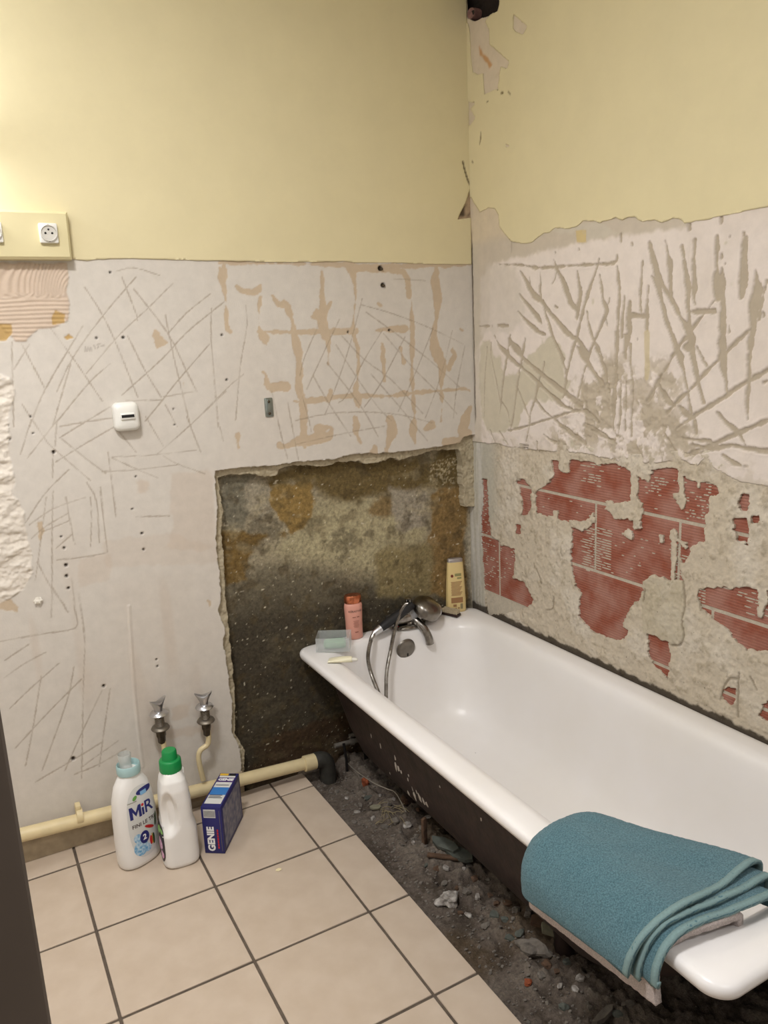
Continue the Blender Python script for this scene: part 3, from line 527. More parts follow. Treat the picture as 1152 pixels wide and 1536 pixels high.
    for a0, a1, z in gs:
        b = len(v); e = .0017; x0 = .0039
        v += [(x0, a0, z-e*.6), (x0-.0004, (a0+a1)/2, z-e), (x0, a1, z-e*.5), (x0, a1, z+e*.5), (x0-.0004, (a0+a1)/2, z+e), (x0, a0, z+e*.7)]
        v += [(.0065, p[1], p[2]) for p in v[b:b+6]]
        f += [(b, b+1, b+4, b+5), (b+1, b+2, b+3, b+4)]+[(b+i, b+(i+1) % 6, b+6+(i+1) % 6, b+6+i) for i in range(6)]
    o = link('mortar_smears', fixn(mesh_from('mortar_smears', v, f)), M_mortar, wr); tag(o, kind='stuff')
    # plaster with gouges
    g = Grid('right', -1.26, .045, .95, 2.5, .003); A, Z = g.A, g.Z
    n = fbm(A, Z, 45, 2); nf = fbm(A, Z, 140, 5); nb = fbm(A, Z, 4, 1, 3)
    sd = g.poly([(p[0], p[1]) for p in BND]+[(1300, -600), (600, -600)], m=.04)+n*.012+nf*.004
    sd = np.maximum(sd, -(g.poly([(170, -200), (420, -200), (405, 30), (390, 85), (335, 112), (300, 118), (240, 148), (185, 120)], ZE)+n*.006))
    C = C3(A.shape, (228, 217, 208)); H = np.full(A.shape, .0025)+nb*.002
    C = mixc(C, (216, 204, 192), sstep(nb, -.05, .2)*.5)
    # grey skim strip under the paint and grey-green bare field
    k = 1-sstep(g.poly([(700, 290), (760, 290), (960, 310), (1040, 325), (1035, 340), (990, 345), (940, 352), (880, 362), (825, 373), (788, 383), (742, 395), (735, 410), (735, 480), (722, 510), (700, 560)], m=.04)+n*.02, -.006, .008); C = mixc(C, (198, 186, 168), k*.9)
    k = 1-sstep(g.poly([(770, 310), (860, 338), (900, 331), (925, 350), (880, 362), (865, 363), (866, 348), (840, 352)])+n*.01, -.004, .004); C = mixc(C, (206, 198, 182), k*.6)
    k = 1-sstep(g.poly([(864, 345), (880, 345), (880, 363), (866, 364)])+n*.004, -.002, .002); C = mixc(C, (208, 186, 132), k*.9)
    k = 1-sstep(g.poly([(718, 520), (735, 515), (760, 560), (790, 545), (804, 530), (812, 505), (845, 515), (850, 560), (868, 560), (858, 592), (820, 592), (790, 605), (760, 655), (725, 658)])+n*.03+fbm(A, Z, 12, 4)*.09, -.006, .006); C = mixc(C, (200, 191, 168), k*.85); H -= k*.0015
    k = 1-sstep(g.poly([(735, 395), (775, 400), (790, 470), (770, 500), (722, 500), (722, 420)])+n*.03, -.01, .01); C = mixc(C, (212, 202, 190), k*.8)
    # loose, crumbled middle
    def bl(cx, cy, r):
        c = g.px(cx, cy); return sstep(-np.hypot((A-c[0]), (Z-c[1])), -r, -r*.35)
    mess = np.maximum.reduce([bl(945, 640, .19), bl(925, 600, .16), bl(985, 595, .13)*.8, bl(880, 620, .15)*.8, bl(1000, 670, .15)*.8, bl(850, 650, .13)*.7])
    mess = np.clip(mess*(.95+fbm(A, Z, 14, 7)*1.8), 0, 1)
    mk = sstep(fbm(A, Z*.8, 42, 6)+mess*.36, .17, .25)*mess
    mk = np.clip(mk*1.3, 0, 1); C = mixc(C, (186, 173, 152), mk*.9); H += mess*(fbm(A, Z, 60, 3)*.016-.0005)-mk*.0015
    lower = sstep(-Z+n*.1, -1.10, -1.0); C = mixc(C, (196, 184, 166), lower*sstep(n, -.1, .05)*.6); H += lower*n*.008
    gg = np.full(A.shape, .02)
    for S, zs in ((G_A, ZA), (G_B, ZB), (G_C, ZC), (G_D, ZD)):
        for st in S: gg = np.minimum(gg, g.stroke(st, zs))
    gg = gg+n*.008+nf*.004
    k = 1-sstep(gg, -.0012, .0016)
    rim = np.exp(-((gg-.003)/.0025)**2)
    C = mixc(C, (180, 167, 147), k*.95); H -= k*(.0042+.003*n); H += rim*.0009*(1-k)
    k = 1-sstep(g.stroke([(285, 960, 40), (285, 1060, 36), (282, 1280, 30)], ZB), -.001, .002); C = mixc(C, (206, 190, 154), k*.8)
    # horizontal comb bites
    for i in range(8):
        k = 1-sstep(g.stroke([(385+i*2, 800+i*17, 8), (450-i*6, 808+i*17, 5)], ZC), -.0008, .0015); C = mixc(C, (110, 98, 82), k); H -= k*.004
    # corner filler
    cs = sstep(A+n*.01, -.045, -.03); C = mixc(C, (200, 190, 172), cs*.7)
    ck = (1-sstep(np.abs(A+.003+n*.004), .0018, .0045))*sstep(Z, 1.08, 1.12)*(1-sstep(Z, 1.70, 1.74)); C = mixc(C, (74, 60, 44), ck*.85); H -= ck*.003
    up = sstep(Z, 1.66, 1.70); C = mixc(C, (214, 198, 172), up*.8)
    for pts in ([(270, 320), (290, 360), (330, 400), (355, 440), (340, 460), (300, 400), (275, 370)],): C = mixc(C, (196, 140, 78), (1-sstep(g.poly(pts, ZE)+n*.01, -.004, .006))*.8)
    g.build('gouged_plaster', np.maximum(H, -.0034), C, M_plaster, wr, sd, .005)
    # yellow paint
    g = Grid('right', -1.26, .0, 1.52, 2.5, .0035); A, Z = g.A, g.Z; n = fbm(A, Z, 60, 3)
    sd = g.poly(PAINT_R+[(1400, -600), (600, -600), (600, 290)], m=.05)+n*.006
    for pts in ([(190, 150), (310, 140), (345, 210), (345, 300), (480, 420), (460, 465), (420, 450), (400, 600), (310, 640), (300, 500), (265, 505), (230, 490), (215, 380), (210, 250), (205, 190)], [(505, 100), (540, 130), (600, 180), (570, 240), (515, 210), (500, 190)], [(200, 690), (250, 700), (215, 740), (250, 800), (215, 850), (200, 850)],
                [(150, -220), (440, -220), (410, 30), (400, 75), (345, 105), (310, 150), (185, 160)], [(395, 590), (408, 605), (400, 618)], [(440, 975), (480, 990), (460, 996)], [(488, 705), (505, 692), (500, 702)]):
        sd = np.maximum(sd, -(g.poly(pts, ZE)+n*.005))
    C = C3(A.shape, YEL); H = .0047+fbm(A, Z, 2.5, 1, 2)*.004
    for st in ([(285, 895, 3), (282, 940, 12), (275, 982, 3)], [(225, 1095, 10), (232, 1105, 6)], [(425, 630, 14), (435, 632, 12)], [(470, 622, 6), (485, 640, 6)], [(325, 690, 4), (335, 690, 4)]):
        k = 1-sstep(g.stroke(st, ZE), -.001, .002); C = mixc(C, (120, 102, 66), k*.9); H -= k*.002
    g.build('yellow_paint_layer', H, C, M_paint, wr, sd, .003)
    # dark brown cavity behind the hole at the top of the corner
    box('dark_cavity', (.030, -.12, 2.2), (.046, .04, 2.5), mat('dark_brown_cavity', (44, 34, 28), .95, var=.4, vscale=60, bump=.6), wr)
build_right()
# plain continuation of the right wall beyond the frame
box('plain_lower_wall', (.0, -1.72, 0), (.046, -1.26, 1.5), M_plain, wr)
box('plain_upper_wall', (-.002, -1.72, 1.5), (.046, -1.26, 2.5), M_yel, wr)
box('wall_under_tub_edge', (.004, -1.26, -.08), (.046, .05, .362), M_plain, wr)
box('upper_wall_core', (.012, -1.26, 1.14), (.046, .05, 2.18), M_plain, wr)

# ---------- rest of the room, doorway, hall
def st(o, label=None): return tag(o, label, kind='structure')
st(box('wall_left', (-2.7, -3.6, -.08), (-2.6, .0, 2.62), M_plain))
st(box('ceiling', (-2.6, -3.6, 2.5), (.046, 0, 2.62), M_ceil))
wre = st(box('wall_rear', (-2.6, -1.74, 0), (-1.66, -1.66, 2.5), M_plain), 'thin wall with the doorway the bathroom is seen through')
box('wall_section', (-.50, -1.74, -.08), (.046, -1.66, 2.5), M_plain, wre)
box('lintel', (-1.66, -1.74, 2.08), (-.50, -1.66, 2.5), M_plain, wre)
st(box('wall_hall', (-2.6, -3.6, -.08), (.16, -3.5, 2.5), M_plain))
st(box('wall_hall_side', (.046, -3.5, -.08), (.16, -1.74, 2.5), M_plain))
M_jamb = mat('taupe_door_frame', (88, 77, 68), .55, var=.06, vscale=15)
jm = box_me('trim_1', (-1.72, -1.755, 0), (-1.5815, -1.645, 2.08), .006)
st(link('trim_1', jm, M_jamb), 'dark taupe door frame upright beside the doorway')

# ---------- floor: screed with tiles, and the opened strip along the tub
M_screed = mat('dark_grout', (104, 92, 80), .95, var=.25, vscale=60, bump=.5)
fl = st(box('floor', (-2.6, -3.5, -.08), (-.731, .0, -.0035), M_screed), 'beige square floor tiles with dark grout joints')
box('hall_screed', (-.731, -3.5, -.08), (.046, -1.66, -.0035), M_screed, fl)
M_tile = mat('beige_floor_tile', (204, 187, 168), .34, col2=(196, 178, 158), vscale=14, bump=.02, bscale=500, spec=.5, detail=8)
GX = [-1.4475+.3015*k for k in range(-4, 3)]; GY = [-.0945-.3*k for k in range(-1, 12)]
tile_cache = {}
def tile(x0, x1, y0, y1):
    g_ = .0035; L = round(x1-x0-2*g_, 4); W = round(y1-y0-2*g_, 4)
    if L < .01 or W < .01: return
    if (L, W) not in tile_cache:
        me = box_me('tile', (-L/2, -W/2, -.004), (L/2, W/2, .0), .0012, 1); me.materials.append(M_tile); tile_cache[(L, W)] = me
    o = link('tile', tile_cache[(L, W)], None, fl); o.location = ((x0+x1)/2, (y0+y1)/2, random.uniform(-.0004, .0003))
xs = [-2.6]+[x for x in GX if x > -2.6]+[-.7265]; ys = [-3.5]+sorted([y for y in GY if -3.5 < y < -.02])+[-.001]
for i in range(len(xs)-1):
    for j in range(len(ys)-1): tile(xs[i], xs[i+1], ys[j], ys[j+1])
for j in range(len(ys)-1):
    if ys[j+1] < -1.66:
        for k in range(3):
            tile(-.7265+.257*k, -.7265+.257*(k+1), ys[j], ys[j+1])
# bare soil bed under the tub
def soil():
    xs_ = np.arange(-.732, .005, .006); ys_ = np.arange(-1.662, .064, .006); A, B = np.meshgrid(xs_, ys_, indexing='ij')
    n = fbm(A, B, 14, 1); n2 = fbm(A, B, 60, 3); n3 = fbm(A, B, 5, 5, 2)
    smooth_ = 1-sstep(A, -.66, -.60)
    H = -.030+n3*.02+(n*.034+n2*.034)*(1-smooth_*.75)+sstep(A, -.68, -.5)*.012
    H = np.where(A < -.7275, -.045, H)
    C = C3(A.shape, (100, 90, 81)); C = mixc(C, (132, 122, 110), sstep(n+n2*.5, .0, .25)*.6*(1-smooth_*.5)); C = mixc(C, (62, 53, 44), sstep(-n-n2*.5, .05, .2)*.6); C = mixc(C, (96, 78, 54), sstep(n3, .05, .2)*.4)
    na, nb = A.shape; idx = np.arange(na*nb).reshape(na, nb); q = np.stack([idx[:-1, :-1], idx[1:, :-1], idx[1:, 1:], idx[:-1, 1:]], -1).reshape(-1, 4)
    me = mesh_from('bare_soil', np.stack([A, B, H], -1).reshape(-1, 3), q, True)
    at = me.color_attributes.new('Col', 'FLOAT_COLOR', 'POINT'); at.data.foreach_set('color', np.concatenate([C.reshape(-1, 3), np.ones((na*nb, 1))], 1).astype(np.float32).ravel())
    o = link('bare_soil', me, layer_mat('rubble_soil', .95, .35, 120, .9, 260, .15, speck=(170, 160, 145), speck_t=.72, speck_scale=170))
    o.parent = fl; tag(o, 'dark crumbly soil and cement strip between tiles and bathtub', kind='stuff')
    def h(x, y):
        i = int(np.clip((x-xs_[0])/.006, 0, na-1)); j = int(np.clip((y-ys_[0])/.006, 0, nb-1)); return float(H[i, j])
    return h
soil_h = soil()
st(box('floor_subsoil', (-.731, -1.66, -.08), (.046, .062, -.055), M_screed))

# ================================================================== LAMP (just left of the frame)
M_chrome = mat('chrome', (205, 205, 208), .28, 1, var=.05)
M_white = mat('white_plastic', (232, 230, 222), .35, var=.02)
lt = empty('mirror_lamp', (-1.66, -.002, 1.90)); tag(lt, 'tubular opal lamp on the yellow wall above the socket board', 'lamp')
box('lamp_base', (-.19, -.03, -.03), (.19, 0, .03), M_white, lt, .006)
o = link('lamp_tube', tube('lamp_tube', [(-.17, -.075, 0), (-.08, -.075, 0), (.08, -.075, 0), (.17, -.075, 0)], .024, 20), mat('opal_lit_glass', (244, 248, 255), .4, emit=LAMP_E), lt)
for sx in (-.165, .165): box('lamp_holder', (sx-.014, -.09, -.022), (sx+.014, -.028, .022), M_white, lt, .004)
for nm, p in (('ceiling_lamp', (-1.62, -1.22, 2.5)), ('ceiling_lamp', (-1.0, -2.75, 2.5))):
    cl = empty(nm, p); tag(cl, 'round white ceiling lamp in the bathroom' if p[1] > -1.5 else 'round white ceiling lamp added in the hall for fill light', 'lamp')
    link('lamp_rim', lathe('lamp_rim', [(.19, -.028), (.20, -.028), (.20, 0), (.19, 0)], 40, cap0=False, cap1=False), M_white, cl)

# ================================================================== BATHTUB
TX0, TX1, TY0, TY1, TZ = -.705, -.004, -1.594, .040, .420
def rrect(x0, x1, y0, y1, r, z, n=12):
    out = []
    for cx, cy, a0 in ((x1-r, y1-r, 0), (x0+r, y1-r, PI/2), (x0+r, y0+r, PI), (x1-r, y0+r, 1.5*PI)):
        for i in range(n+1):
            a = a0+PI/2*i/n; out.append((cx+r*math.cos(a), cy+r*math.sin(a), z))
    # resample the long straight edges so they bend well
    res = []
    for k in range(len(out)):
        a = Vector(out[k]); b = Vector(out[(k+1) % len(out)]); res.append(a)
        if (k+1) % (n+1) == 0:
            for i in range(1, 16): res.append(a.lerp(b, i/16))
    return res
def inset(l, rr, bk, nr, r, z): return rrect(TX0+l, TX1-rr, TY0+nr, TY1-bk, r, z)
def ins(d, r, z): return inset(d, d, d, d, r, z)
tub = empty('bathtub', (0, 0, 0)); tag(tub, 'old white enamelled cast iron bathtub with dark outer shell along the brick wall', 'bathtub')
M_enamel = mat('white_enamel', (242, 239, 237), .30, col2=(237, 233, 228), vscale=3, spec=.5)
M_shell = mat('dark_brown_iron_paint', (54, 42, 38), .55, col2=(40, 31, 28), vscale=30, bump=.25, bscale=60, spec=.35)
loops = [ins(.012, .035, TZ-.030), ins(.003, .042, TZ-.026), ins(0, .045, TZ-.018), ins(0, .045, TZ-.010), ins(.003, .043, TZ-.004), ins(.010, .04, TZ), ins(.022, .05, TZ+.001),
         inset(.055, .05, .052, .055, .08, TZ), inset(.072, .066, .066, .075, .10, TZ-.003), inset(.082, .076, .074, .09, .115, TZ-.012), inset(.088, .083, .080, .105, .12, TZ-.028), inset(.094, .089, .087, .13, .125, TZ-.06), inset(.103, .099, .10, .18, .13, TZ-.13), inset(.115, .111, .118, .26, .135, TZ-.22),
         inset(.130, .126, .14, .33, .14, TZ-.285), inset(.158, .152, .17, .38, .13, TZ-.325), inset(.20, .195, .22, .44, .10, TZ-.343), inset(.28, .27, .32, .55, .05, TZ-.35)]
link('enamel_basin', loft('enamel_basin', loops, False, True), M_enamel, tub)
sh = [inset(.012, .012, .012, .012, .035, TZ-.029), inset(.040, .03, .05, .05, .06, TZ-.032), inset(.052, .04, .062, .08, .10, TZ-.045), inset(.066, .06, .075, .13, .125, TZ-.13), inset(.084, .08, .095, .21, .135, TZ-.22), inset(.108, .105, .12, .29, .14, TZ-.295), inset(.145, .14, .16, .35, .13, TZ-.345), inset(.21, .20, .23, .45, .08, TZ-.362)]
link('iron_shell', loft('iron_shell', sh, False, True), M_shell, tub)
def shell_pt(y, z):      # point on the left flank of the shell
    for k in range(len(sh)-1):
        za, zb = sh[k][0][2], sh[k+1][0][2]
        if zb <= z <= za:
            t = (za-z)/(za-zb); return min(p[0] for p in sh[k])*(1-t)+min(p[0] for p in sh[k+1])*t
    return -.5
for fx in (-.50, -.22):
    for fy in (-.32, -1.02): link('foot', lathe('foot', [(.026, -.05), (.03, -.04), (.022, .0), (.03, .05), (.034, .072)], 10, (fx, fy, 0)), M_shell, tub)
# overflow rosette
ov = link('overflow_rosette', lathe('overflow_rosette', [(.033, 0), (.036, .003), (.034, .007), (.026, .010), (.010, .0105)], 28), mat('dull_nickel', (128, 122, 114), .35, .9, var=.25, vscale=40), tub)
ov.location = (-.342, -.048, .362); ov.rotation_euler = (PI/2+.12, 0, 0)
link('overflow_slot', box_me('overflow_slot', (.002, -.026, .0095), (.006, -.016, .012)), mat('black', (20, 18, 16), .6), ov)
# splashes of old white paint on the shell
M_splash = mat('white_paint_splash', (196, 188, 178), .7, var=.2, vscale=90)
rs = random.Random(3)
sp_spots = [(594, 1150, 9, 3), (598, 1153, 5, 3), (593, 1137, 5, 2), (602, 1158, 3, 2), (613, 1163, 3, 1.5), (612, 1169, 3, 1.5), (613, 1191, 6, 3), (622, 1194, 9, 3.5), (630, 1197, 8, 4), (636, 1203, 7, 3), (640, 1206, 5, 3), (571, 1119, 5, 1.5), (557, 1104, 4, 1.5), (585, 1160, 3, 1.2), (619, 1184, 5, 1.2), (625, 1188, 4, 1.5), (660, 1180, 2, 1.5), (722, 1229, 2.5, 1.5)]
for u, v, a, b in sp_spots:
    p = PR(u, v, -.63)
    for _ in range(4): p = PR(u, v, shell_pt(p[1], p[2]))
    me_l = []
    N = 9; vs = [(p[0]-.0015, p[1], p[2])]
    for i in range(N):
        t = 2*PI*i/N; k = rs.uniform(.7, 1.2); dy = b*.0022*k*math.cos(t); dz = a*.0022*k*math.sin(t)
        z = p[2]+dz; vs.append((shell_pt(p[1], z)-.0006, p[1]+dy+dz*-.2, z))
    link('paint_splash', mesh_from('paint_splash', vs, [(0, 1+i, 1+(i+1) % N) for i in range(N)], True), M_splash, tub)

# ================================================================== MIXER TAP AND SHOWER SET
M_dull = mat('lime_stained_chrome', (168, 164, 158), .25, 1, col2=(120, 114, 106), vscale=50, bump=.1)
mx = empty('bath_mixer', (-.300, -.006, TZ)); tag(mx, 'lime stained chrome bath mixer on the tub rim with curved spout', 'tap')
link('escutcheon', lathe('escutcheon', [(.040, 0), (.040, .004), (.032, .010), (.018, .013)], 28, sx=1.6, sy=.8), M_dull, mx)
link('mixer_body', tube('mixer_body', [(-.055, 0, .034), (-.03, 0, .036), (.03, 0, .036), (.085, 0, .034)], [.018, .023, .025, .020], 18), M_dull, mx)
link('riser', lathe('riser', [(.019, 0), (.018, .02), (.022, .05), (.020, .066), (.012, .074), (.011, .094), (.013, .10), (.004, .106)], 20), M_dull, mx)
link('spout', tube('spout', smooth_path([(.010, -.008, .028), (.020, -.028, .018), (.034, -.046, -.006), (.044, -.054, -.034), (.047, -.057, -.058)], 6), [.013]*8+[.0135]*10+[.014]*6+[.0145], 16), M_dull, mx)
kn = link('control_knob', lathe('control_knob', [(.010, 0), (.024, .004), (.027, .014), (.026, .030), (.018, .038), (.004, .04)], 12), M_chrome, mx); kn.location = (.088, 0, .034); kn.rotation_euler = (0, PI/2, 0)
kn = link('control_knob', kn.data, None, mx); kn.location = (-.058, 0, .034); kn.rotation_euler = (0, -PI/2, 0); kn.scale = (.8, .8, .7)
link('hot_marker', lathe('hot_marker', [(.004, 0), (.003, .002)], 12, (-.062, -.030, .020)), mat('red_enamel', (170, 40, 36), .4), mx)
tp = bmesh.new(); bmesh.ops.create_icosphere(tp, subdivisions=3, radius=1)
for vv in tp.verts:
    q = vv.co.copy(); k = 1+.22*math.sin(q.x*9+q.y*5)*math.cos(q.z*8+q.x*4); vv.co = Vector((q.x*.026*k, q.y*.022*k, q.z*.034*k))
me = bpy.data.meshes.new('plastic_wrap'); tp.to_mesh(me); tp.free(); me.polygons.foreach_set('use_smooth', [True]*len(me.polygons))
o = link('plastic_wrap', me, mat('crumpled_clear_film', (205, 205, 205), .25, alpha=.45, bump=.5, bscale=90), mx); o.location = (.012, -.006, .045)
def bw(u, v, y): p = PB(u, v, y); return Vector((p[0], p[1], p[2]))
hs = empty('hand_shower', (-.30, -.03, TZ)); tag(hs, 'hand shower with black grip and metal hose resting on the mixer', 'hand shower')
def rel(p): return tuple(Vector(p)-hs.location)
hA = bw(570, 943, -.04); hB = bw(612, 912, -.03); hd = (hB-hA).normalized()
link('grip', tube('grip', [rel(hA), rel(hA.lerp(hB, .3)), rel(hA.lerp(hB, .7)), rel(hB+hd*.02)], [.013, .0165, .0165, .013], 16), mat('black_rubber', (32, 32, 34), .45, var=.1), hs)
link('ferrule', tube('ferrule', [rel(hA-hd*.028), rel(hA-hd*.018), rel(hA-hd*.010), rel(hA+hd*.002)], [.010, .012, .013, .0145], 16), M_chrome, hs)
hd_me = lathe('shower_head', [(.012, .030), (.034, .026), (.048, .014), (.053, .000), (.053, -.010), (.049, -.016), (.046, -.016), (.044, -.012)], 36)
o = link('shower_head', hd_me, mat('brushed_steel', (150, 144, 136), .28, 1, col2=(110, 104, 96), vscale=15), hs); o.location = rel(bw(640, 912, -.030)); o.rotation_euler = (.50, .40, 0)
f = link('spray_face', lathe('spray_face', [(.044, -.013), (.040, -.0145), (.002, -.015)], 36), mat('dark_spray_plate', (60, 58, 56), .5), o)
hp = [hA-hd*.026, bw(556, 962, -.07), bw(552, 985, -.085), bw(556, 1008, -.105), bw(566, 1035, -.12), bw(577, 1062, -.135), bw(579, 1050, -.13), bw(580, 1010, -.10), bw(586, 975, -.075), bw(591, 950, -.06), bw(598, 925, -.045), bw(606, 909, -.03), bw(613, 907, -.02), bw(616, 915, -.012)]
link('hose', tube('hose', [rel(p) for p in smooth_path(hp, 34)], .0072, 10, ridge=-.14), M_dull, hs)

# ================================================================== THINGS ON THE TUB RIM
RZ = TZ+.0015
# pink bottle
def decal(name, geo, fmap, material, parent):
    v, f = geo; return link(name, mesh_from(name, [fmap(x, y) for x, y in v], f), material, parent)
def ellipse_geo(rx, ry, n=28, rings=5, e=2.0, c=(0, 0), rot=0):
    v = [c]; f = []
    for k in range(1, rings+1):
        for i in range(n):
            t = 2*PI*i/n; x = rx*k/rings*math.copysign(abs(math.cos(t))**(2/e), math.cos(t)); y = ry*k/rings*math.copysign(abs(math.sin(t))**(2/e), math.sin(t))
            v.append((c[0]+x*math.cos(rot)-y*math.sin(rot), c[1]+x*math.sin(rot)+y*math.cos(rot)))
    for i in range(n): f.append((0, 1+i, 1+(i+1) % n))
    for k in range(rings-1):
        for i in range(n): a = 1+k*n; f.append((a+i, a+n+i, a+n+(i+1) % n, a+(i+1) % n))
    return v, f
def rect_geo(x0, x1, y0, y1, nx=6, ny=1):
    v = [(x0+(x1-x0)*i/nx, y0+(y1-y0)*j/ny) for j in range(ny+1) for i in range(nx+1)]
    return v, [(j*(nx+1)+i, j*(nx+1)+i+1, (j+1)*(nx+1)+i+1, (j+1)*(nx+1)+i) for j in range(ny) for i in range(nx)]
def many(geos):
    V = []; F = []
    for v, f in geos: b = len(V); V += v; F += [tuple(b+i for i in q) for q in f]
    return V, F
def shift(geo, dx, dy, rot=0):
    v, f = geo; c, s = math.cos(rot), math.sin(rot); return [(x*c-y*s+dx, x*s+y*c+dy) for x, y in v], f
def rnd_prof(prof):
    zs = [p[0] for p in prof]
    def at(z): return [float(np.interp(z, zs, [p[k] for p in prof])) for k in range(1, len(prof[0]))]
    return at
def sup(t, e): c, s = math.cos(t), math.sin(t); return math.copysign(abs(c)**(2/e), c), math.copysign(abs(s)**(2/e), s)
pp = PF(533, 957, TZ)
pk = empty('shampoo_bottle', (pp[0], pp[1]+.004, RZ), -.10); tag(pk, 'pink shampoo bottle with copper cap standing on the tub rim', 'bottle')
prof = [(.021, 0), (.0225, .002), (.0225, .02), (.0228, .06), (.0238, .09), (.0242, .11), (.0225, .118), (.019, .122)]
M_pink = mat('pink_plastic', (222, 160, 142), .35, var=.03)
link('body', lathe('body', [(r*1.28, z*1.02) for r, z in prof], 32, sy=.75), M_pink, pk)
link('cap', lathe('cap', [(.028, .1235), (.029, .1255), (.029, .145), (.0265, .149), (.004, .149)], 32, sy=.76), mat('copper_cap', (206, 124, 88), .25, .9, var=.05), pk)
fm = lambda x, z: (x, -.0310*.75*math.sqrt(max(0, 1-(x/.0315)**2))-.0006, z)
M_ink = mat('dark_print', (62, 44, 42), .6)
decal('lettering', shift(text_geo('KÉRASTASE', .0092), 0, .098), fm, M_ink, pk)
decal('small_print', many([rect_geo(.003, .012, .077, .0798), rect_geo(-.012, -.001, .077, .0792)]+[rect_geo(-.010+.002*(k % 2), .010-.001*(k % 3), .064-.0042*k, .0652-.0042*k) for k in range(6)]+[rect_geo(-.006, .006, .025, .0275)]), fm, mat('brown_print', (150, 90, 78), .6), pk)
# cream tube bottle in the corner
pp = PF(686, 917, TZ)
cr = empty('conditioner_bottle', (pp[0]-.002, pp[1]+.005, RZ), -.30); tag(cr, 'cream conditioner bottle with back label standing in the tub corner', 'bottle')
cprof = rnd_prof([(0, .0345, .017), (.004, .036, .019), (.06, .0355, .019), (.12, .0325, .0165), (.165, .030, .014), (.182, .0285, .012)])
lv = [0, .003, .01, .04, .08, .12, .15, .17, .180, .184]
link('body', loft('body', [[(sup(2*PI*i/36, 3.2)[0]*cprof(z)[0]*(.97 if z in (0, .184) else 1), sup(2*PI*i/36, 3.2)[1]*cprof(z)[1], z) for i in range(36)] for z in lv]), mat('cream_plastic', (226, 202, 142), .35, var=.03), cr)
link('cap', loft('cap', [[(sup(2*PI*i/36, 3.2)[0]*a, sup(2*PI*i/36, 3.2)[1]*b, z) for i in range(36)] for a, b, z in ((.0272, .0115, .183), (.0272, .0115, .194), (.024, .009, .197))]), mat('grey_cap', (176, 168, 164), .3, .5), cr)
def cf(x, z): a, b = cprof(z); return (x, -b*(max(0, 1-abs(x/a)**3.2))**(1/3.2)-.0006, z)
M_br = mat('brown_label_print', (160, 118, 78), .6)
decal('small_print', many([rect_geo(-.021+.001*(k % 2), .020-.003*((k*5) % 4), .112-.0048*k, .1145-.0048*k) for k in range(11)]+[rect_geo(-.022, .021, .036, .056), rect_geo(-.015, -.003, .022, .031), rect_geo(-.008, -.003, .014, .018), rect_geo(.002, .008, .014, .019)]), cf, M_br, cr)
decal('label_blocks', many([rect_geo(-.006, .018, .134, .144), rect_geo(.002, .018, .124, .130)]), cf, mat('olive_print', (150, 146, 96), .6), cr)
decal('logo_mark', ellipse_geo(.005, .0055, 16, 3, 2, (-.016, .136)), cf, mat('dark_red_print', (122, 52, 34), .6), cr)
decal('barcode', many([rect_geo(.011+.0011*k, .0116+.0011*k, .012, .032, 1) for k in range(9)]), cf, mat('grey_print', (120, 116, 96), .6), cr)
# translucent box with soap
def frame_at(name, pts, z, label, cat):
    a, b = Vector(PF(*pts[0], z)), Vector(PF(*pts[1], z)); d = b-a
    e = empty(name, (a+b)/2, math.atan2(d.y, d.x)); tag(e, label, cat); return e, d.length
bx = empty('soap_box', (-.600, -.036, RZ), -.55); tag(bx, 'translucent plastic box holding green soap on the tub corner', 'box')
M_trans = mat('frosted_plastic', (214, 218, 216), .3, alpha=.30, spec=.5)
bw_, bd, bh = .108, .075, .046
for nm, lo, hi in (('box_wall', (-bw_/2, -bd/2, .0), (bw_/2, -bd/2+.002, bh)), ('box_wall', (-bw_/2, bd/2-.002, 0), (bw_/2, bd/2, bh)), ('box_wall', (-bw_/2, -bd/2+.002, 0), (-bw_/2+.002, bd/2-.002, bh)), ('box_wall', (bw_/2-.002, -bd/2+.002, 0), (bw_/2, bd/2-.002, bh)), ('box_bottom', (-bw_/2+.002, -bd/2+.002, 0), (bw_/2-.002, bd/2-.002, .002))):
    box(nm, lo, hi, M_trans, bx)
sm_ = box_me('soap_bar', (-.036, -.024, 0), (.036, .024, .022), .009, 3)
o = link('soap_bar', sm_, mat('green_soap', (150, 196, 160), .45, var=.06, vscale=40)); o.location = (-.597, -.036, RZ+.0032); o.rotation_euler = (0, 0, -.45); tag(o, 'pale green bar of soap inside the translucent box', 'soap')
# flattened tube / wedge
pa = Vector(PF(493, 993, TZ)); pb = Vector(PF(537, 994, TZ)); d = pb-pa
wd = empty('flat_tube', (pa+pb)/2, math.atan2(d.y, d.x)); wd.location.z = RZ; tag(wd, 'small squeezed cream tube lying on the tub rim', 'tube')
L = d.length*.5; n = 14; M_cr = mat('cream_tube_plastic', (232, 226, 196), .4, var=.03)
lps = []
for x, ry, rz_ in ((-L, .017, .002), (-L*.98, .0175, .004), (-L*.2, .016, .008), (L*.45, .012, .0095), (L*.62, .009, .009)):
    lps.append([(x, ry*math.cos(2*PI*i/n), rz_+rz_*math.sin(2*PI*i/n)) for i in range(n)])
link('body', loft('body', lps), M_cr, wd)
link('cap', loft('cap', [[(x, r*math.cos(2*PI*i/n), .0088+r*math.sin(2*PI*i/n)) for i in range(n)] for x, r in ((L*.62, .0062), (L*.9, .0055), (L, .003))]), mat('white_cap', (226, 222, 210), .4), wd)
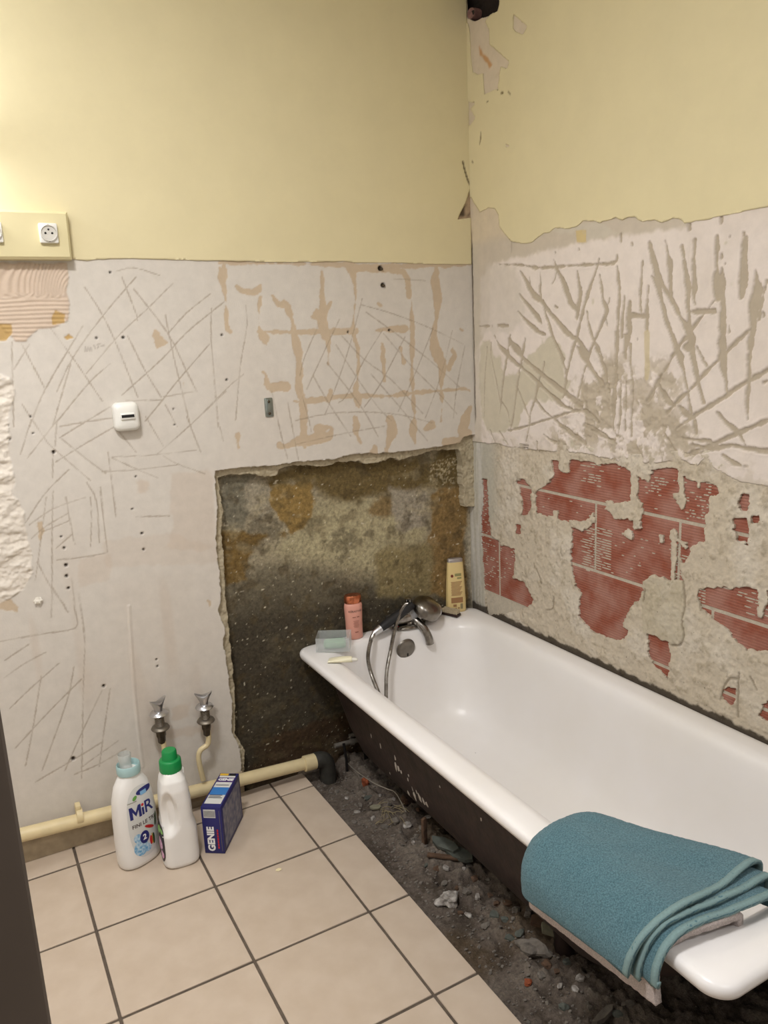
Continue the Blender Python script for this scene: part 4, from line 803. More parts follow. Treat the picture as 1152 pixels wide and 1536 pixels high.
# nail brush
pa = Vector(PF(662, 920, TZ)); pb = Vector(PF(691, 926, TZ)); d = pb-pa
nbx = empty('nail_brush', (pa+pb)/2, math.atan2(d.y, d.x)); nbx.location.z = RZ; tag(nbx, 'dark nail brush with pale bristles beside the mixer', 'brush')
nbL = .034
box('brush_back', (-nbL, -.014, 0), (nbL, .014, .010), mat('dark_brown_wood', (52, 34, 28), .5, var=.2), nbx, .003)
br = []
rb = random.Random(5)
for i in range(17):
    for j in range(6):
        x = -.030+.00375*i; y = -.011+.0044*j; br.append(lathe('b', [(.0017, .0095), (.0021, .0225+rb.uniform(-.001, .001))], 5, (x+rb.uniform(-.0005, .0005), y, 0)))
o = link('bristles', join_me('bristles', br), mat('pale_bristle', (196, 180, 150), .8, var=.2, vscale=200), nbx); tag(o, kind='stuff')

# ================================================================== TOWELS
def towel(name, off, yend, xin_far, xin_near, zf, zn, mat_, label, th=.006, seed=1, wob=.004, far_round=.045, hem=None, yfar=-1.162):
    ns, nt_ = 90, 110
    S = np.linspace(0, 1, ns); T = np.linspace(0, 1, nt_)
    V = np.zeros((ns, nt_, 3))
    for j, t in enumerate(T):
        dist = t*abs(yend-yfar)
        fr = math.sqrt(max(0, 1-(1-min(1, dist/far_round))**2)) if far_round else 1
        o_ = .002+off*fr
        xin = xin_far+(xin_near-xin_far)*t; zout = zf+(zn-zf)*t
        # profile: inside of the tub -> over the rim -> hanging outside
        P = [(xin+.006, TZ-.02+off*.3*fr), (xin, TZ+.004+o_*.55), (xin-.03, TZ+.002+o_*.95), ((xin-.03-.66)/2, TZ+.002+o_*1.02), (-.670, TZ+.002+o_), (-.700-o_*.45, TZ-.004+o_*.72), (TX0-.004-o_*.92, TZ-.022+o_*.25), (TX0-.006-o_, TZ-.045), (TX0-.006-o_*.95, zout)]
        P = np.array([p[:2] for p in P]); d = np.concatenate([[0], np.cumsum(np.hypot(*np.diff(P, axis=0).T))]); d /= d[-1]
        pts = np.array([tuple(q)[:2] for q in smooth_path([(p[0], 0, p[1]) for p in P], 8)] if False else [(q.x, q.z) for q in smooth_path([(p[0], 0, p[1]) for p in P], 8)])
        dd = np.concatenate([[0], np.cumsum(np.hypot(*np.diff(pts, axis=0).T))]); dd /= dd[-1]
        V[:, j, 0] = np.interp(S, dd, pts[:, 0]); V[:, j, 2] = np.interp(S, dd, pts[:, 1])
        V[:, j, 1] = yfar-dist + .010*np.sin(S*5+seed)*t
    SS, TT = np.meshgrid(S, T, indexing='ij')
    w_ = fbm(SS, TT, 4, seed, 3)*wob*2.2*np.clip(TT*4, 0, 1)+fbm(SS, TT, 90, seed+2, 2)*.0022
    V[:, :, 2] += w_; V[:, :, 0] -= w_*.5*(SS > .6)
    # soft sag line across the top
    V[:, :, 2] -= off*.16*np.exp(-((SS-.38)/.12)**2)*np.clip(TT*3, 0, 1)*(.5+.5*np.sin(TT*7+seed))
    idx = np.arange(ns*nt_).reshape(ns, nt_); q = np.stack([idx[:-1, :-1], idx[1:, :-1], idx[1:, 1:], idx[:-1, 1:]], -1).reshape(-1, 4)
    e = empty(name, (-.69, -1.32, zf)); tag(e, label, 'towel')
    Vv = V.reshape(-1, 3)-np.array(e.location)
    me = mesh_from('cloth', Vv, q, True); fixn(me, True); o = link('cloth', me, mat_, e)
    m = o.modifiers.new('thick', 'SOLIDIFY'); m.thickness = th; m.offset = 0
    if hem:
        for j0, j1 in ((nt_-5, nt_-1),):
            hv = [tuple(np.array(V[i, j])-np.array(e.location)) for i in range(ns) for j in (j0, j1)]
            hv = [tuple(np.array(p)) for p in hv]
            me = mesh_from('hem', hv, [(2*i, 2*i+1, 2*i+3, 2*i+2) for i in range(ns-1)], True); h = link('hem', me, hem, e)
            m = h.modifiers.new('thick', 'SOLIDIFY'); m.thickness = th*1.25; m.offset = 0
    return e
def terry(name, c, c2):
    m, n, l, p = nt(name); p.inputs['Roughness'].default_value = .95; p.inputs['Sheen Weight'].default_value = .15; p.inputs['Specular IOR Level'].default_value = .1
    tc = n.new('ShaderNodeNewGeometry'); a = n.new('ShaderNodeTexNoise'); a.inputs['Scale'].default_value = 380; a.inputs['Detail'].default_value = 8; a.inputs['Roughness'].default_value = .7; l.new(tc.outputs['Position'], a.inputs['Vector'])
    r = n.new('ShaderNodeValToRGB'); r.color_ramp.elements[0].position = .38; r.color_ramp.elements[1].position = .62; r.color_ramp.elements[0].color = L4(c2); r.color_ramp.elements[1].color = L4(c)
    l.new(a.outputs['Fac'], r.inputs['Fac']); l.new(r.outputs['Color'], p.inputs['Base Color'])
    b = n.new('ShaderNodeBump'); b.inputs['Strength'].default_value = .9; b.inputs['Distance'].default_value = .004; l.new(a.outputs['Fac'], b.inputs['Height']); l.new(b.outputs['Normal'], p.inputs['Normal'])
    return m
M_teal = terry('teal_terry', (108, 146, 156), (70, 104, 114)); M_hem = mat('teal_woven_hem', (126, 152, 152), .85, var=.12, vscale=300)
M_wtow = terry('white_terry', (226, 212, 206), (190, 176, 170))
towel('bath_mat', .017, -1.502, -.60, -.56, .302, .338, M_wtow, 'folded white cotton bath mat under the teal towel on the tub rim', .014, 4, .001, .016, yfar=-1.176)
T0 = empty('bath_towel', (-.69, -1.32, .35)); tag(T0, 'folded teal terry towel draped over the near end of the tub rim', 'towel')
for k, (off, ye, xf, xn, zo, zo2, fr) in enumerate(((.046, -1.468, -.592, -.436, .338, .378, .05), (.034, -1.484, -.60, -.440, .342, .376, .04), (.026, -1.510, -.605, -.466, .352, .388, .03))):
    e = towel('fold', off, ye, xf, xn, zo, zo2, M_teal, 'x', .0055, 2+k, .004, fr, M_hem, yfar=-1.162-.004*k)
    for ch in list(e.children):
        ch.parent = T0; ch.location = Vector(e.location)-Vector(T0.location)
        if ch.name.startswith('cloth'): ch.name = 'folded_layer'
    bpy.data.objects.remove(e)

# ================================================================== DRAIN PIPE AND STOP VALVES ON THE BACK WALL
M_pvc = mat('cream_painted_pipe', (222, 204, 160), .4, var=.08, vscale=30)
def bp(u, v, y=-.04): p = PB(u, v, y); return Vector(p)
pw = empty('waste_pipe', (-1.2, -.04, .05)); tag(pw, 'cream waste pipe running low along the back wall to a dark elbow', 'pipe')
rp_ = lambda p: tuple(Vector(p)-pw.location)
PA = Vector((-2.2, -.040, .148)); PB0 = bp(463, 1144)
dpi = (PB0-PA).normalized()
link('pipe', tube('pipe', [rp_(PA), rp_(PA.lerp(PB0, .5)), rp_(PB0)], .0195, 20), M_pvc, pw)
link('coupling', tube('coupling', [rp_(PB0-dpi*.018), rp_(PB0-dpi*.016), rp_(PB0+dpi*.022), rp_(PB0+dpi*.024)], [.0215, .0255, .0255, .022], 20), M_pvc, pw)
E0 = PB0+dpi*.022
link('elbow', tube('elbow', [rp_(p) for p in smooth_path([E0, E0+Vector((.018, 0, -.001)), E0+Vector((.034, 0, -.010)), E0+Vector((.042, 0, -.030)), E0+Vector((.043, 0, -.062)), E0+Vector((.043, 0, -.100))], 5)], .0275, 18), mat('dark_rubber_elbow', (62, 60, 54), .6, var=.3, vscale=60, bump=.2), pw)
cq = PA.lerp(PB0, 0); cl = bp(119, 1224)
link('pipe_clip', tube('pipe_clip', [rp_(cl-dpi*.008), rp_(cl-dpi*.0079), rp_(cl+dpi*.008), rp_(cl+dpi*.0081)], [.0195, .0225, .0225, .0195], 18), M_pvc, pw)
box('clip_screw', rp_(cl+Vector((-.007, -.006, .020))), rp_(cl+Vector((.007, .02, .034))), M_pvc, pw, .002)
box('clip_strap', rp_(cl+Vector((-.007, .012, -.045))), rp_(cl+Vector((.007, .036, .02))), M_pvc, pw, .002)
# cement skirting under the pipe
M_skt = mat('cement_skirting', (176, 160, 134), .9, var=.25, vscale=30, bump=.5)
o = box('baseboard_back', (-2.6, -.010, 0), (-.93, .0, .072), M_skt, None, .003); st(o)
M_vdark = mat('tarnished_brass', (96, 86, 72), .45, .8, var=.35, vscale=90); M_vgrey = mat('grey_threaded_metal', (128, 120, 108), .45, .8, var=.2, vscale=60)
def valve(cx, z0, rot, pipe_pts, label):
    e = empty('stop_valve', (cx, -.045, z0), 0); tag(e, label, 'valve', None)
    link('nut', lathe('nut', [(.008, -.024), (.011, -.020), (.012, -.004), (.014, 0), (.014, .016), (.011, .02)], 6), M_vdark, e)
    link('washer', lathe('washer', [(.010, .018), (.0255, .022), (.027, .025), (.024, .030), (.013, .033)], 28), M_vgrey, e)
    link('threaded_body', lathe('threaded_body', [(.0125+.0012*(k % 2), .031+.0022*k) for k in range(18)], 20), M_vgrey, e)
    link('flange', lathe('flange', [(.013, .066), (.026, .0675), (.027, .070), (.022, .076), (.012, .079)], 28), M_chrome, e)
    lps = []
    for t, rx, ry in ((0, .012, .011), (.2, .012, .011), (.45, .0150, .012), (.7, .0195, .0125), (.88, .0245, .012), (1, .0265, .010)):
        lps.append([(rx*math.cos(a), ry*math.sin(a), .076+.034*t+.007*t*t*abs(math.cos(a))**1.5-.005*t*t*(1-abs(math.cos(a)))) for a in [2*PI*i/28 for i in range(28)]])
    h = link('wing_handle', loft('wing_handle', lps), M_chrome, e); h.rotation_euler = (0, 0, rot)
    link('supply_pipe', tube('supply_pipe', [tuple(Vector(p)-Vector(e.location)) for p in smooth_path(pipe_pts, 7)], .0078, 14), M_pvc, e)
    return e
v1 = PB(241, 1094, -.045)
valve(v1[0], v1[2]-.020, .35, [(v1[0], -.045, v1[2]-.02), (v1[0]+.004, -.045, v1[2]-.06), (v1[0]+.003, -.044, v1[2]-.12), (v1[0]+.002, -.043, .105)], 'chrome winged stop valve on a straight cream pipe behind the bottles')
v2 = PB(309, 1083, -.045)
b2 = [bp(u, v, -.045) for u, v in ((312, 1096), (313, 1107), (311, 1117), (301, 1125), (298, 1135), (300, 1150), (305, 1170))]
valve(v2[0], v2[2]-.020, -.25, [(v2[0], -.045, v2[2]-.02)]+b2, 'chrome winged stop valve on an S-bent cream pipe')

# ================================================================== FITTINGS ON THE BACK WALL
M_brd = mat('cream_board_paint', (216, 204, 160), .45, var=.03, vscale=10)
sb = empty('socket_board', (-1.60, 0, 1.68)); tag(sb, 'cream painted wall box with power sockets below the lamp', 'socket board')
x0, x1 = -.26, .349
vs = []
for y, dx, dz in ((0.0, 0, 0), (-.034, -.003, 0), (-.040, -.008, -.006)):
    for x, z in ((x0, -.058), (x1, -.058), (x1-.014 if False else x1+.002, .056), (x0, .058)):
        vs.append((x+(dx if x > 0 else 0), y, z+(dz if z > 0 else -dz)))
fs = [(0, 1, 5, 4), (1, 2, 6, 5), (2, 3, 7, 6), (3, 0, 4, 7), (4, 5, 9, 8), (5, 6, 10, 9), (6, 7, 11, 10), (7, 4, 8, 11), (8, 9, 10, 11), (3, 2, 1, 0)]
link('board', fixn(mesh_from('board', vs, fs), False), M_brd, sb)
def socket(px):
    s = box('socket_plate', (px-.0215, -.052, -.021), (px+.0215, -.039, .026), M_white, sb, .003)
    rim = lathe('socket_well', [(.0198, .0), (.0198, .0045), (.0178, .0050), (.0165, .0014), (.002, .0012)], 32, cap0=False)
    for q in rim.vertices: x, y, z = q.co; q.co = (px+x, -.052-z, .002+y)
    fixn(rim, True); rim.set_sharp_from_angle(angle=.7)
    link('socket_well', rim, mat('grey_white_plastic', (206, 202, 192), .4), s)
    for hx, hz, r in ((-.0078, .0, .0026), (.0078, .0, .0026), (0, .0085, .0024)):
        h = lathe('pin_hole', [(r, 0), (r, .0012)], 14)
        for q in h.vertices: x, y, z = q.co; q.co = (px+hx+x, -.0530-z, .002+hz+y)
        link('pin_hole', fixn(h), mat('black', (20, 18, 16), .6), s)
    for hz in (.021, -.0165): box('clip_notch', (px-.0018, -.0534, hz-.0018), (px+.0018, -.0518, hz+.0018), mat('dark_brown_notch', (74, 62, 44), .6), s)
pS = PB(73, 350, -.05)[0]+1.60
socket(pS); socket(PB(4, 350, -.05)[0]+1.60-.0215)
# wall hook / dispenser
p = PB(190, 625, -.02)
hk = empty('wall_fitting', (p[0], 0, p[2])); tag(hk, 'rounded white plastic wall fitting with a dark slot', 'wall fitting')
def rr2(w, h, r, y, n=6):
    out = []
    for cx, cz, a0 in ((w-r, h-r, 0), (-w+r, h-r, PI/2), (-w+r, -h+r, PI), (w-r, -h+r, 1.5*PI)):
        for i in range(n+1): a = a0+PI/2*i/n; out.append((cx+r*math.cos(a), y, cz+r*math.sin(a)))
    return out
link('housing', loft('housing', [rr2(.033, .038, .014, 0), rr2(.034, .039, .015, -.004), rr2(.033, .038, .015, -.020), rr2(.030, .035, .014, -.028), rr2(.024, .029, .012, -.0325), rr2(.012, .015, .008, -.034)]), M_white, hk)
box('slot_lip', (-.019, -.0395, -.0065), (.019, -.030, .0105), M_white, hk, .003)
box('slot', (-.0165, -.0405, -.001), (.0165, -.035, .0065), mat('black', (20, 18, 16), .6), hk)
# steel hanging plate
p = PB(403.5, 611, -.003)
bk = empty('hanging_plate', (p[0], 0, p[2])); tag(bk, 'small zinc hanging plate screwed to the scratched plaster', 'bracket')
link('plate', loft('plate', [rr2(.0125, .028, .003, .001), rr2(.0125, .028, .003, -.004), rr2(.0115, .027, .003, -.005)]), mat('zinc', (150, 156, 150), .4, .9, var=.2, vscale=60), bk)
box('raised_strip', (-.0065, -.0068, -.018), (.0065, -.0045, .024), mat('zinc', (150, 156, 150)), bk, .001)
for z in (.017, -.018):
    s = lathe('screw', [(.0042, 0), (.0042, .0015), (.002, .0028)], 14)
    for q in s.vertices: x, y, zz = q.co; q.co = (x-.001, -.0065-zz, z+y)
    link('screw', fixn(s), M_vdark, bk)
# screw plug near the paint line, wall anchors
for u, v, lab in ((572, 403, 'small screw plug just under the yellow paint on the back wall'), (575, 428, 'lower screw plug hanging under another below the yellow paint')):
    p = PB(u, v, -.003); o = link('wall_plug', tube('wall_plug', [(0, .006, 0), (0, -.002, 0), (.001, -.008, -.002)], [.0045, .005, .003], 10), M_vdark); o.location = (p[0], 0, p[2]); tag(o, lab, 'wall plug')
p = PB(57, 901, -.004); bm = bmesh.new(); bmesh.ops.create_icosphere(bm, subdivisions=2, radius=.011)
for q in bm.verts: q.co *= 1+random.uniform(-.3, .3); q.co.y *= .7
me = bpy.data.meshes.new('plaster_lump'); bm.to_mesh(me); bm.free()
o = link('plaster_lump', me, mat('white_filler', (226, 220, 208), .9)); o.location = (p[0], -.004, p[2]); tag(o, 'small white filler lump stuck to the wall by the drill holes', 'filler')
# pipe stub in the hole at the top of the corner
p = PR(714, 22, .02)
o = empty('pipe_stub', (0, p[1], p[2])); tag(o, 'pinkish cut pipe end inside the hole high in the corner', 'pipe')
s = tube('pipe_wall', [(.03, 0, 0), (.012, -.002, 0), (-.002, -.004, 0), (.004, -.004, 0)], [.017, .017, .015, .0085], 16); link('pipe_wall', s, mat('pink_lead_pipe', (150, 112, 104), .6, var=.3, vscale=80), o)
s = tube('pipe_bore', [(.0035, -.0095, .002), (.0015, -.0095, .002)], .008, 14); link('pipe_bore', s, mat('black', (20, 18, 16), .6), o)

# ================================================================== BOTTLES AND BOX ON THE FLOOR
NAVY = mat('navy_print', (34, 40, 110), .5); M_wb = mat('white_bottle_plastic', (236, 233, 228), .3, var=.015)
# detergent bottle with blue print
b1 = empty('detergent_bottle', (-1.293, -.166, .001), math.radians(24)); tag(b1, 'white detergent bottle printed MiR with open pale blue collar', 'bottle')
at1 = rnd_prof([(0, .054, .034), (.004, .059, .039), (.02, .062, .041), (.08, .0625, .041), (.15, .061, .040), (.20, .057, .0375), (.235, .047, .033), (.255, .034, .028), (.268, .024, .024), (.278, .022, .022)])
E1 = 2.5
link('body', loft('body', [[(sup(2*PI*i/48, E1)[0]*at1(z)[0], sup(2*PI*i/48, E1)[1]*at1(z)[1], z) for i in range(48)] for z in (0, .004, .012, .02, .05, .08, .115, .15, .175, .20, .22, .235, .246, .255, .262, .268, .278)]), M_wb, b1)
M_col = mat('pale_blue_plastic', (176, 208, 208), .3, alpha=.85)
link('collar', lathe('collar', [(.0225, .266), (.031, .268), (.032, .272), (.0315, .292), (.0295, .294), (.028, .292), (.027, .278), (.004, .276)], 30), M_col, b1)
cp_ = link('dosing_cap', lathe('dosing_cap', [(.017, .276), (.0165, .300), (.018, .322), (.0172, .323), (.015, .30), (.0145, .28)], 26, cap0=True, cap1=False), mat('clear_plastic', (214, 218, 214), .2, alpha=.40), b1)
cp_.location = (-.004, .006, 0)
def f1(x, z, e=.0007): a, b = at1(z); return (x, -b*(max(1e-4, 1-abs(x/a)**E1))**(1/E1)-e, z)
def D1(nm, geo, m, e=.0007): return decal(nm, geo, lambda x, z: f1(x, z, e), m, b1)
D1('label', ellipse_geo(.0455, .105, 40, 8, 2.6, (.002, .132)), mat('pale_label', (214, 214, 210), .4, var=.03), .0006)
D1('label_top', many([ellipse_geo(.026, .0095, 28, 4, 2, (.016, .218), .0)]), NAVY, .0011); D1('badge', rect_geo(.002, .022, .208, .219), mat('sky_print', (130, 176, 214), .5), .0015)
D1('leaf', ellipse_geo(.008, .005, 14, 2, 2, (-.016, .208), .7), mat('leaf_green_print', (104, 160, 74), .5), .0011); D1('thin_line', rect_geo(-.038, -.012, .198, .1995), mat('grey_print', (120, 116, 96)), .0011)
def poly_geo(out):
    bm = bmesh.new(); bm.faces.new([bm.verts.new((x, y, 0)) for x, y in out]); bmesh.ops.triangulate(bm, faces=bm.faces[:], ngon_method='EAR_CLIP'); bm.verts.index_update()
    g_ = [(v.co.x, v.co.y) for v in bm.verts], [tuple(v.index for v in f.verts) for f in bm.faces]; bm.free(); return g_
mw, mh, ms = .034, .036, .0082
D1('brand_lettering', shift(poly_geo([(0, 0), (0, mh), (ms, mh), (mw/2, mh*.50), (mw-ms, mh), (mw, mh), (mw, 0), (mw-ms, 0), (mw-ms, mh*.60), (mw/2, mh*.16), (ms, mh*.60), (ms, 0)]), -.0365, .1505), NAVY, .0012)
D1('brand_lettering', shift(text_geo('R', .050, .0006), .0215, .168), NAVY, .0012)
D1('brand_letter_i', many([rect_geo(-.0005, .0062, .1515, .173)]), NAVY, .0012); D1('brand_dot', ellipse_geo(.0042, .0042, 14, 2, 2, (.003, .1805)), mat('red_print', (196, 40, 44), .5), .0012)
D1('name_lettering', shift(text_geo('FINI LE TRI', .0155, .0002), .002, .128), mat('dark_print', (62, 44, 42)), .0012)
D1('blue_splash', many([ellipse_geo(.021, .024, 22, 3, 2, (-.016, .060)), ellipse_geo(.012, .014, 16, 3, 2, (-.022, .090), .4), ellipse_geo(.011, .012, 16, 3, 2, (.004, .050))]), mat('blue_splash_print', (92, 160, 206), .5, col2=(196, 220, 232), vscale=160), .0010)
D1('round_mark', ellipse_geo(.0145, .0185, 24, 3, 2, (-.003, .086)), NAVY, .0014); D1('round_mark_text', shift(text_geo('2', .022, .0008), -.003, .086), mat('white_print', (240, 240, 240), .5), .0018)
D1('red_swoosh', many([ellipse_geo(.017, .0045, 20, 3, 2, (.016, .108), -.5), ellipse_geo(.0045, .014, 16, 3, 2, (.016, .066))]), mat('red_print', (196, 40, 44)), .0013)
D1('dark_swoosh', many([ellipse_geo(.0042, .017, 16, 3, 2, (.0255, .066)), ellipse_geo(.004, .02, 16, 3, 2, (.040, .118), -.2)]), mat('dark_green_print', (58, 76, 48), .5), .0013); D1('yellow_stripe', rect_geo(.0195, .0222, .052, .084, 1), mat('yellow_print', (222, 180, 60), .5), .0013)
# bottle with green cap and moulded grip
b2_ = empty('softener_bottle', (-1.192, -.222, .001), math.radians(-6)); tag(b2_, 'white handled bottle with green screw cap on the floor', 'bottle')
at2 = rnd_prof([(0, .044, .048), (.004, .049, .053), (.02, .050, .054), (.10, .050, .054), (.118, .046, .054), (.135, .043, .053), (.19, .042, .052), (.225, .039, .050), (.25, .034, .043), (.268, .024, .030), (.275, .021, .021), (.282, .021, .021)])
lps = []
for z in list(np.linspace(0, .02, 4))+list(np.linspace(.03, .26, 70))+[.268, .275, .282]:
    a, b = at2(z); lp = []
    for i in range(144):
        t = 2*PI*i/144; x, y = sup(t, 3.4); x *= a; y *= b
        # grip hollow on the front-left corner
        ang = math.atan2(y/b, x/a); c0 = -2.13; da = (ang-c0+PI) % (2*PI)-PI; zz = (z-.165)/.068; wd_ = .62*(1-.25*zz) if zz > 0 else .62
        r = math.hypot(da/wd_, zz); k = 1-float(sstep(np.array(r), .55, 1.05))
        lp.append((x*(1-.38*k), y*(1-.38*k), z))
    lps.append(lp)
link('body', loft('body', lps), M_wb, b2_)
M_grn = mat('green_plastic', (24, 140, 72), .35, var=.05)
def ribbed(prof, n=48, d=.03): return loft('cap', [[(r*(1+d*(i % 2))*math.cos(2*PI*i/n), r*(1+d*(i % 2))*math.sin(2*PI*i/n), z) for i in range(n)] for r, z in prof])
link('cap', ribbed([(.0285, .270), (.029, .274), (.0285, .300), (.0265, .303), (.0205, .304), (.020, .306), (.0192, .326), (.017, .329), (.003, .329)]), M_grn, b2_)
link('neck_tab', box_me('neck_tab', (.022, -.006, .250), (.034, .006, .270), .003), M_wb, b2_)
def f2(y, z, e=.0008): a, b = at2(z); return (-a*(max(1e-4, 1-abs(y/b)**3.4))**(1/3.4)-e, -y, z)
def D2(nm, geo, m, e=.0008): return decal(nm, geo, lambda x, z: f2(x, z, e), m, b2_)
D2('label', ellipse_geo(.041, .055, 32, 6, 4, (.002, .072)), mat('black_label', (44, 36, 40), .4, var=.1), .0006)
for zz_ in (.014, .126): D2('label_border', rect_geo(-.036, .042, zz_, zz_+.0035), mat('white_print', (240, 240, 240)), .0010)
D2('pink_blossom', many([ellipse_geo(.017, .019, 20, 3, 2, (.018, .072)), ellipse_geo(.014, .014, 20, 3, 2, (-.008, .052)), ellipse_geo(.010, .012, 20, 3, 2, (.028, .042))]), mat('pink_print', (206, 130, 178), .5, col2=(238, 208, 226), vscale=140), .0012)
D2('green_leaf', many([ellipse_geo(.018, .010, 20, 3, 2, (.004, .106), .3), ellipse_geo(.010, .005, 20, 3, 2, (.030, .112), -.4)]), mat('light_green_print', (140, 186, 108), .5), .0012)
# blue powder box
gb = empty('powder_box', (-1.043, -.198, .001), 0); tag(gb, 'dark blue carton printed GENIE standing against the waste pipe', 'box')
A0 = Vector((-1.129, -.244, 0)); B0 = Vector((-1.083, -.277, 0)); C0 = Vector((-1.003, -.119, 0))
ex = (B0-A0).normalized(); ey = Vector((-ex.y, ex.x, 0)); Wx = .058; Dy = (C0-B0).dot(ey); Hz = .145
org = A0+ex*(Wx*.5)+ey*(Dy*.5)-Vector(gb.location); org.z = 0
gb.location = A0+ex*(Wx*.5)+ey*(Dy*.5)+Vector((0, 0, .001)); gb.rotation_euler = (0, 0, math.atan2(ex.y, ex.x))
M_blue = mat('dark_blue_carton', (38, 38, 104), .45, var=.05); w2, d2 = Wx/2, Dy/2
box('carton', (-w2, -d2, 0), (w2, d2, Hz), M_blue, gb, .0015)
Wp = mat('white_print', (240, 240, 240)); ff = lambda x, z: (x, -d2-.0007, z); ftop = lambda x, y: (x, y, Hz+.0007); fsd = lambda y, z: (w2+.0007, y, z)
def DG(nm, geo, fm_, m): return decal(nm, geo, fm_, m, gb)
DG('front_lettering', shift(text_geo('GENIE', .0275, .0013), -.006, .046, PI/2), ff, Wp); DG('red_line', many([rect_geo(.0115, .0155, .016+.0088*k, .0232+.0088*k, 1) for k in range(7)]), ff, mat('red_print', (196, 40, 44)))
DG('front_rule', rect_geo(.0225, .0235, .008, .135, 1), ff, mat('grey_print', (120, 116, 96)))
DG('barcode_panel', rect_geo(-.022, .012, .112, .138, 1), ff, mat('pale_label', (214, 214, 210))); DG('barcode', many([rect_geo(-.020+.0021*k, -.019+.0021*k, .115, .134, 1) for k in range(15)]), lambda x, z: (x, -d2-.0011, z), mat('grey_bars', (90, 88, 92), .6))
DG('top_panel', rect_geo(-.024, .024, -d2+.016, d2-.016, 1), ftop, mat('pale_label', (214, 214, 210))); DG('top_blue', rect_geo(-.024, .024, -.028, .010, 1), lambda x, y: (x, y, Hz+.0011), mat('sky_blue_carton', (52, 120, 190), .45))
DG('top_yellow', rect_geo(-.026, .0, d2-.015, d2-.004, 1), ftop, mat('yellow_print', (222, 180, 60))); DG('top_banner', rect_geo(-.024, .026, d2-.05, d2-.026, 1), lambda x, y: (x, y, Hz+.0011), mat('purple_banner', (74, 46, 110), .5))
DG('top_lettering', shift(text_geo('GENIE', .0165, .0008), .001, d2-.038), lambda x, y: (x, y, Hz+.0016), Wp); DG('top_print', many([rect_geo(-.021, .019-.003*(k % 3), .020-.0065*k-(.045 if k > 0 else 0), .023-.0065*k-(.045 if k > 0 else 0), 1) for k in range(4)]), lambda x, y: (x, y, Hz+.0016), mat('grey_bars', (90, 88, 92)))
DG('side_panel', rect_geo(-d2+.012, d2-.012, .012, Hz-.012, 1), fsd, mat('grey_lilac_carton', (150, 148, 160), .5, col2=(96, 100, 130), vscale=60))
# open flap hole
box('tear_strip', (.004, d2-.016, Hz), (.022, d2-.005, Hz+.0012), mat('black', (20, 18, 16), .6), gb)
# paint flake on the tiles
p = PF(418, 1305); bm = bmesh.new(); bmesh.ops.create_icosphere(bm, subdivisions=2, radius=.008)
for q in bm.verts: q.co = Vector((q.co.x*random.uniform(.85, 1.2), q.co.y*.8, q.co.z*.18))
me = bpy.data.meshes.new('paint_flake'); bm.to_mesh(me); bm.free(); o = link('paint_flake', me, mat('cream_flake', (232, 218, 176), .7)); o.location = (p[0], p[1], .0014); tag(o, 'tiny cream paint flake lying on the beige floor tile', 'flake')

# ================================================================== RUBBLE, PIPES AND WIRE UNDER THE TUB
M_r1 = mat('grey_rubble', (128, 120, 110), .95, var=.35, vscale=60, bump=.6); M_r2 = mat('brown_rubble', (104, 80, 62), .95, var=.35, vscale=60, bump=.6); M_r3 = mat('white_rubble', (190, 184, 176), .95, col2=(120, 112, 104), vscale=70, bump=.6); M_r4 = mat('slate_rubble', (96, 100, 92), .9, var=.3, vscale=40, bump=.5); M_r5 = mat('brick_crumb', (164, 88, 56), .95, var=.3, vscale=60, bump=.5)
rr = random.Random(21)
def stone_me(name, sx, sy, sz, sub=2, rough=.25):
    bm = bmesh.new(); bmesh.ops.create_icosphere(bm, subdivisions=sub, radius=1)
    ph = [rr.uniform(0, 6) for _ in range(6)]
    for q in bm.verts:
        c = q.co; k = 1+rough*(math.sin(c.x*3+ph[0])*math.sin(c.y*3.3+ph[1])+.6*math.sin(c.z*4+ph[2]+c.x*2))+rr.uniform(-.08, .08); q.co = Vector((c.x*sx*k, c.y*sy*k, c.z*sz*k))
    me = bpy.data.meshes.new(name); bm.to_mesh(me); bm.free(); return me
def shard_me(name, L, W, T):
    bm = bmesh.new(); n = 7; top = []; bot = []
    for i in range(n):
        a = 2*PI*i/n; k = rr.uniform(.65, 1.1); top.append(bm.verts.new((L*k*math.cos(a), W*k*math.sin(a), T*rr.uniform(.7, 1)))); bot.append(bm.verts.new((top[-1].co.x*1.04, top[-1].co.y*1.04, -T)))
    bm.faces.new(top); bm.faces.new(bot[::-1])
    for i in range(n): bm.faces.new((top[i], bot[i], bot[(i+1) % n], top[(i+1) % n]))
    bmesh.ops.recalc_face_normals(bm, faces=bm.faces)
    me = bpy.data.meshes.new(name); bm.to_mesh(me); bm.free(); return me
def debris(name, u, v, me, m, label, cat, group=None, rz=0, tilt=0, lift=0.0):
    p = PF(u, v, -.015); z = soil_h(p[0], p[1])
    for _ in range(3): p = PF(u, v, z+.008); z = soil_h(p[0], p[1])
    o = link(name, me, m); o.rotation_euler = (tilt, 0, rz); o.location = (p[0], p[1], z+lift); tag(o, label, cat, group); return o
debris('plaster_lump', 672, 1349, stone_me('plaster_lump', .026, .022, .012, 3, .35), M_r3, 'whitish crumbly plaster lump beside the tile edge', 'rubble', lift=.008)
debris('brick_fragment', 548, 1174, stone_me('brick_fragment', .012, .012, .016), M_r5, 'small red brick fragment among the rubble by the elbow', 'rubble', lift=.012)
debris('rusty_lump', 610, 1200, stone_me('rusty_lump', .017, .017, .022, 3), M_r2, 'rusty brown lump under the tub edge near the wire', 'rubble', lift=.018)
debris('brick_crumb', 792, 1473, stone_me('brick_crumb', .009, .008, .007), M_r5, 'orange brick crumb lying on the soil near the towel', 'rubble', lift=.004)
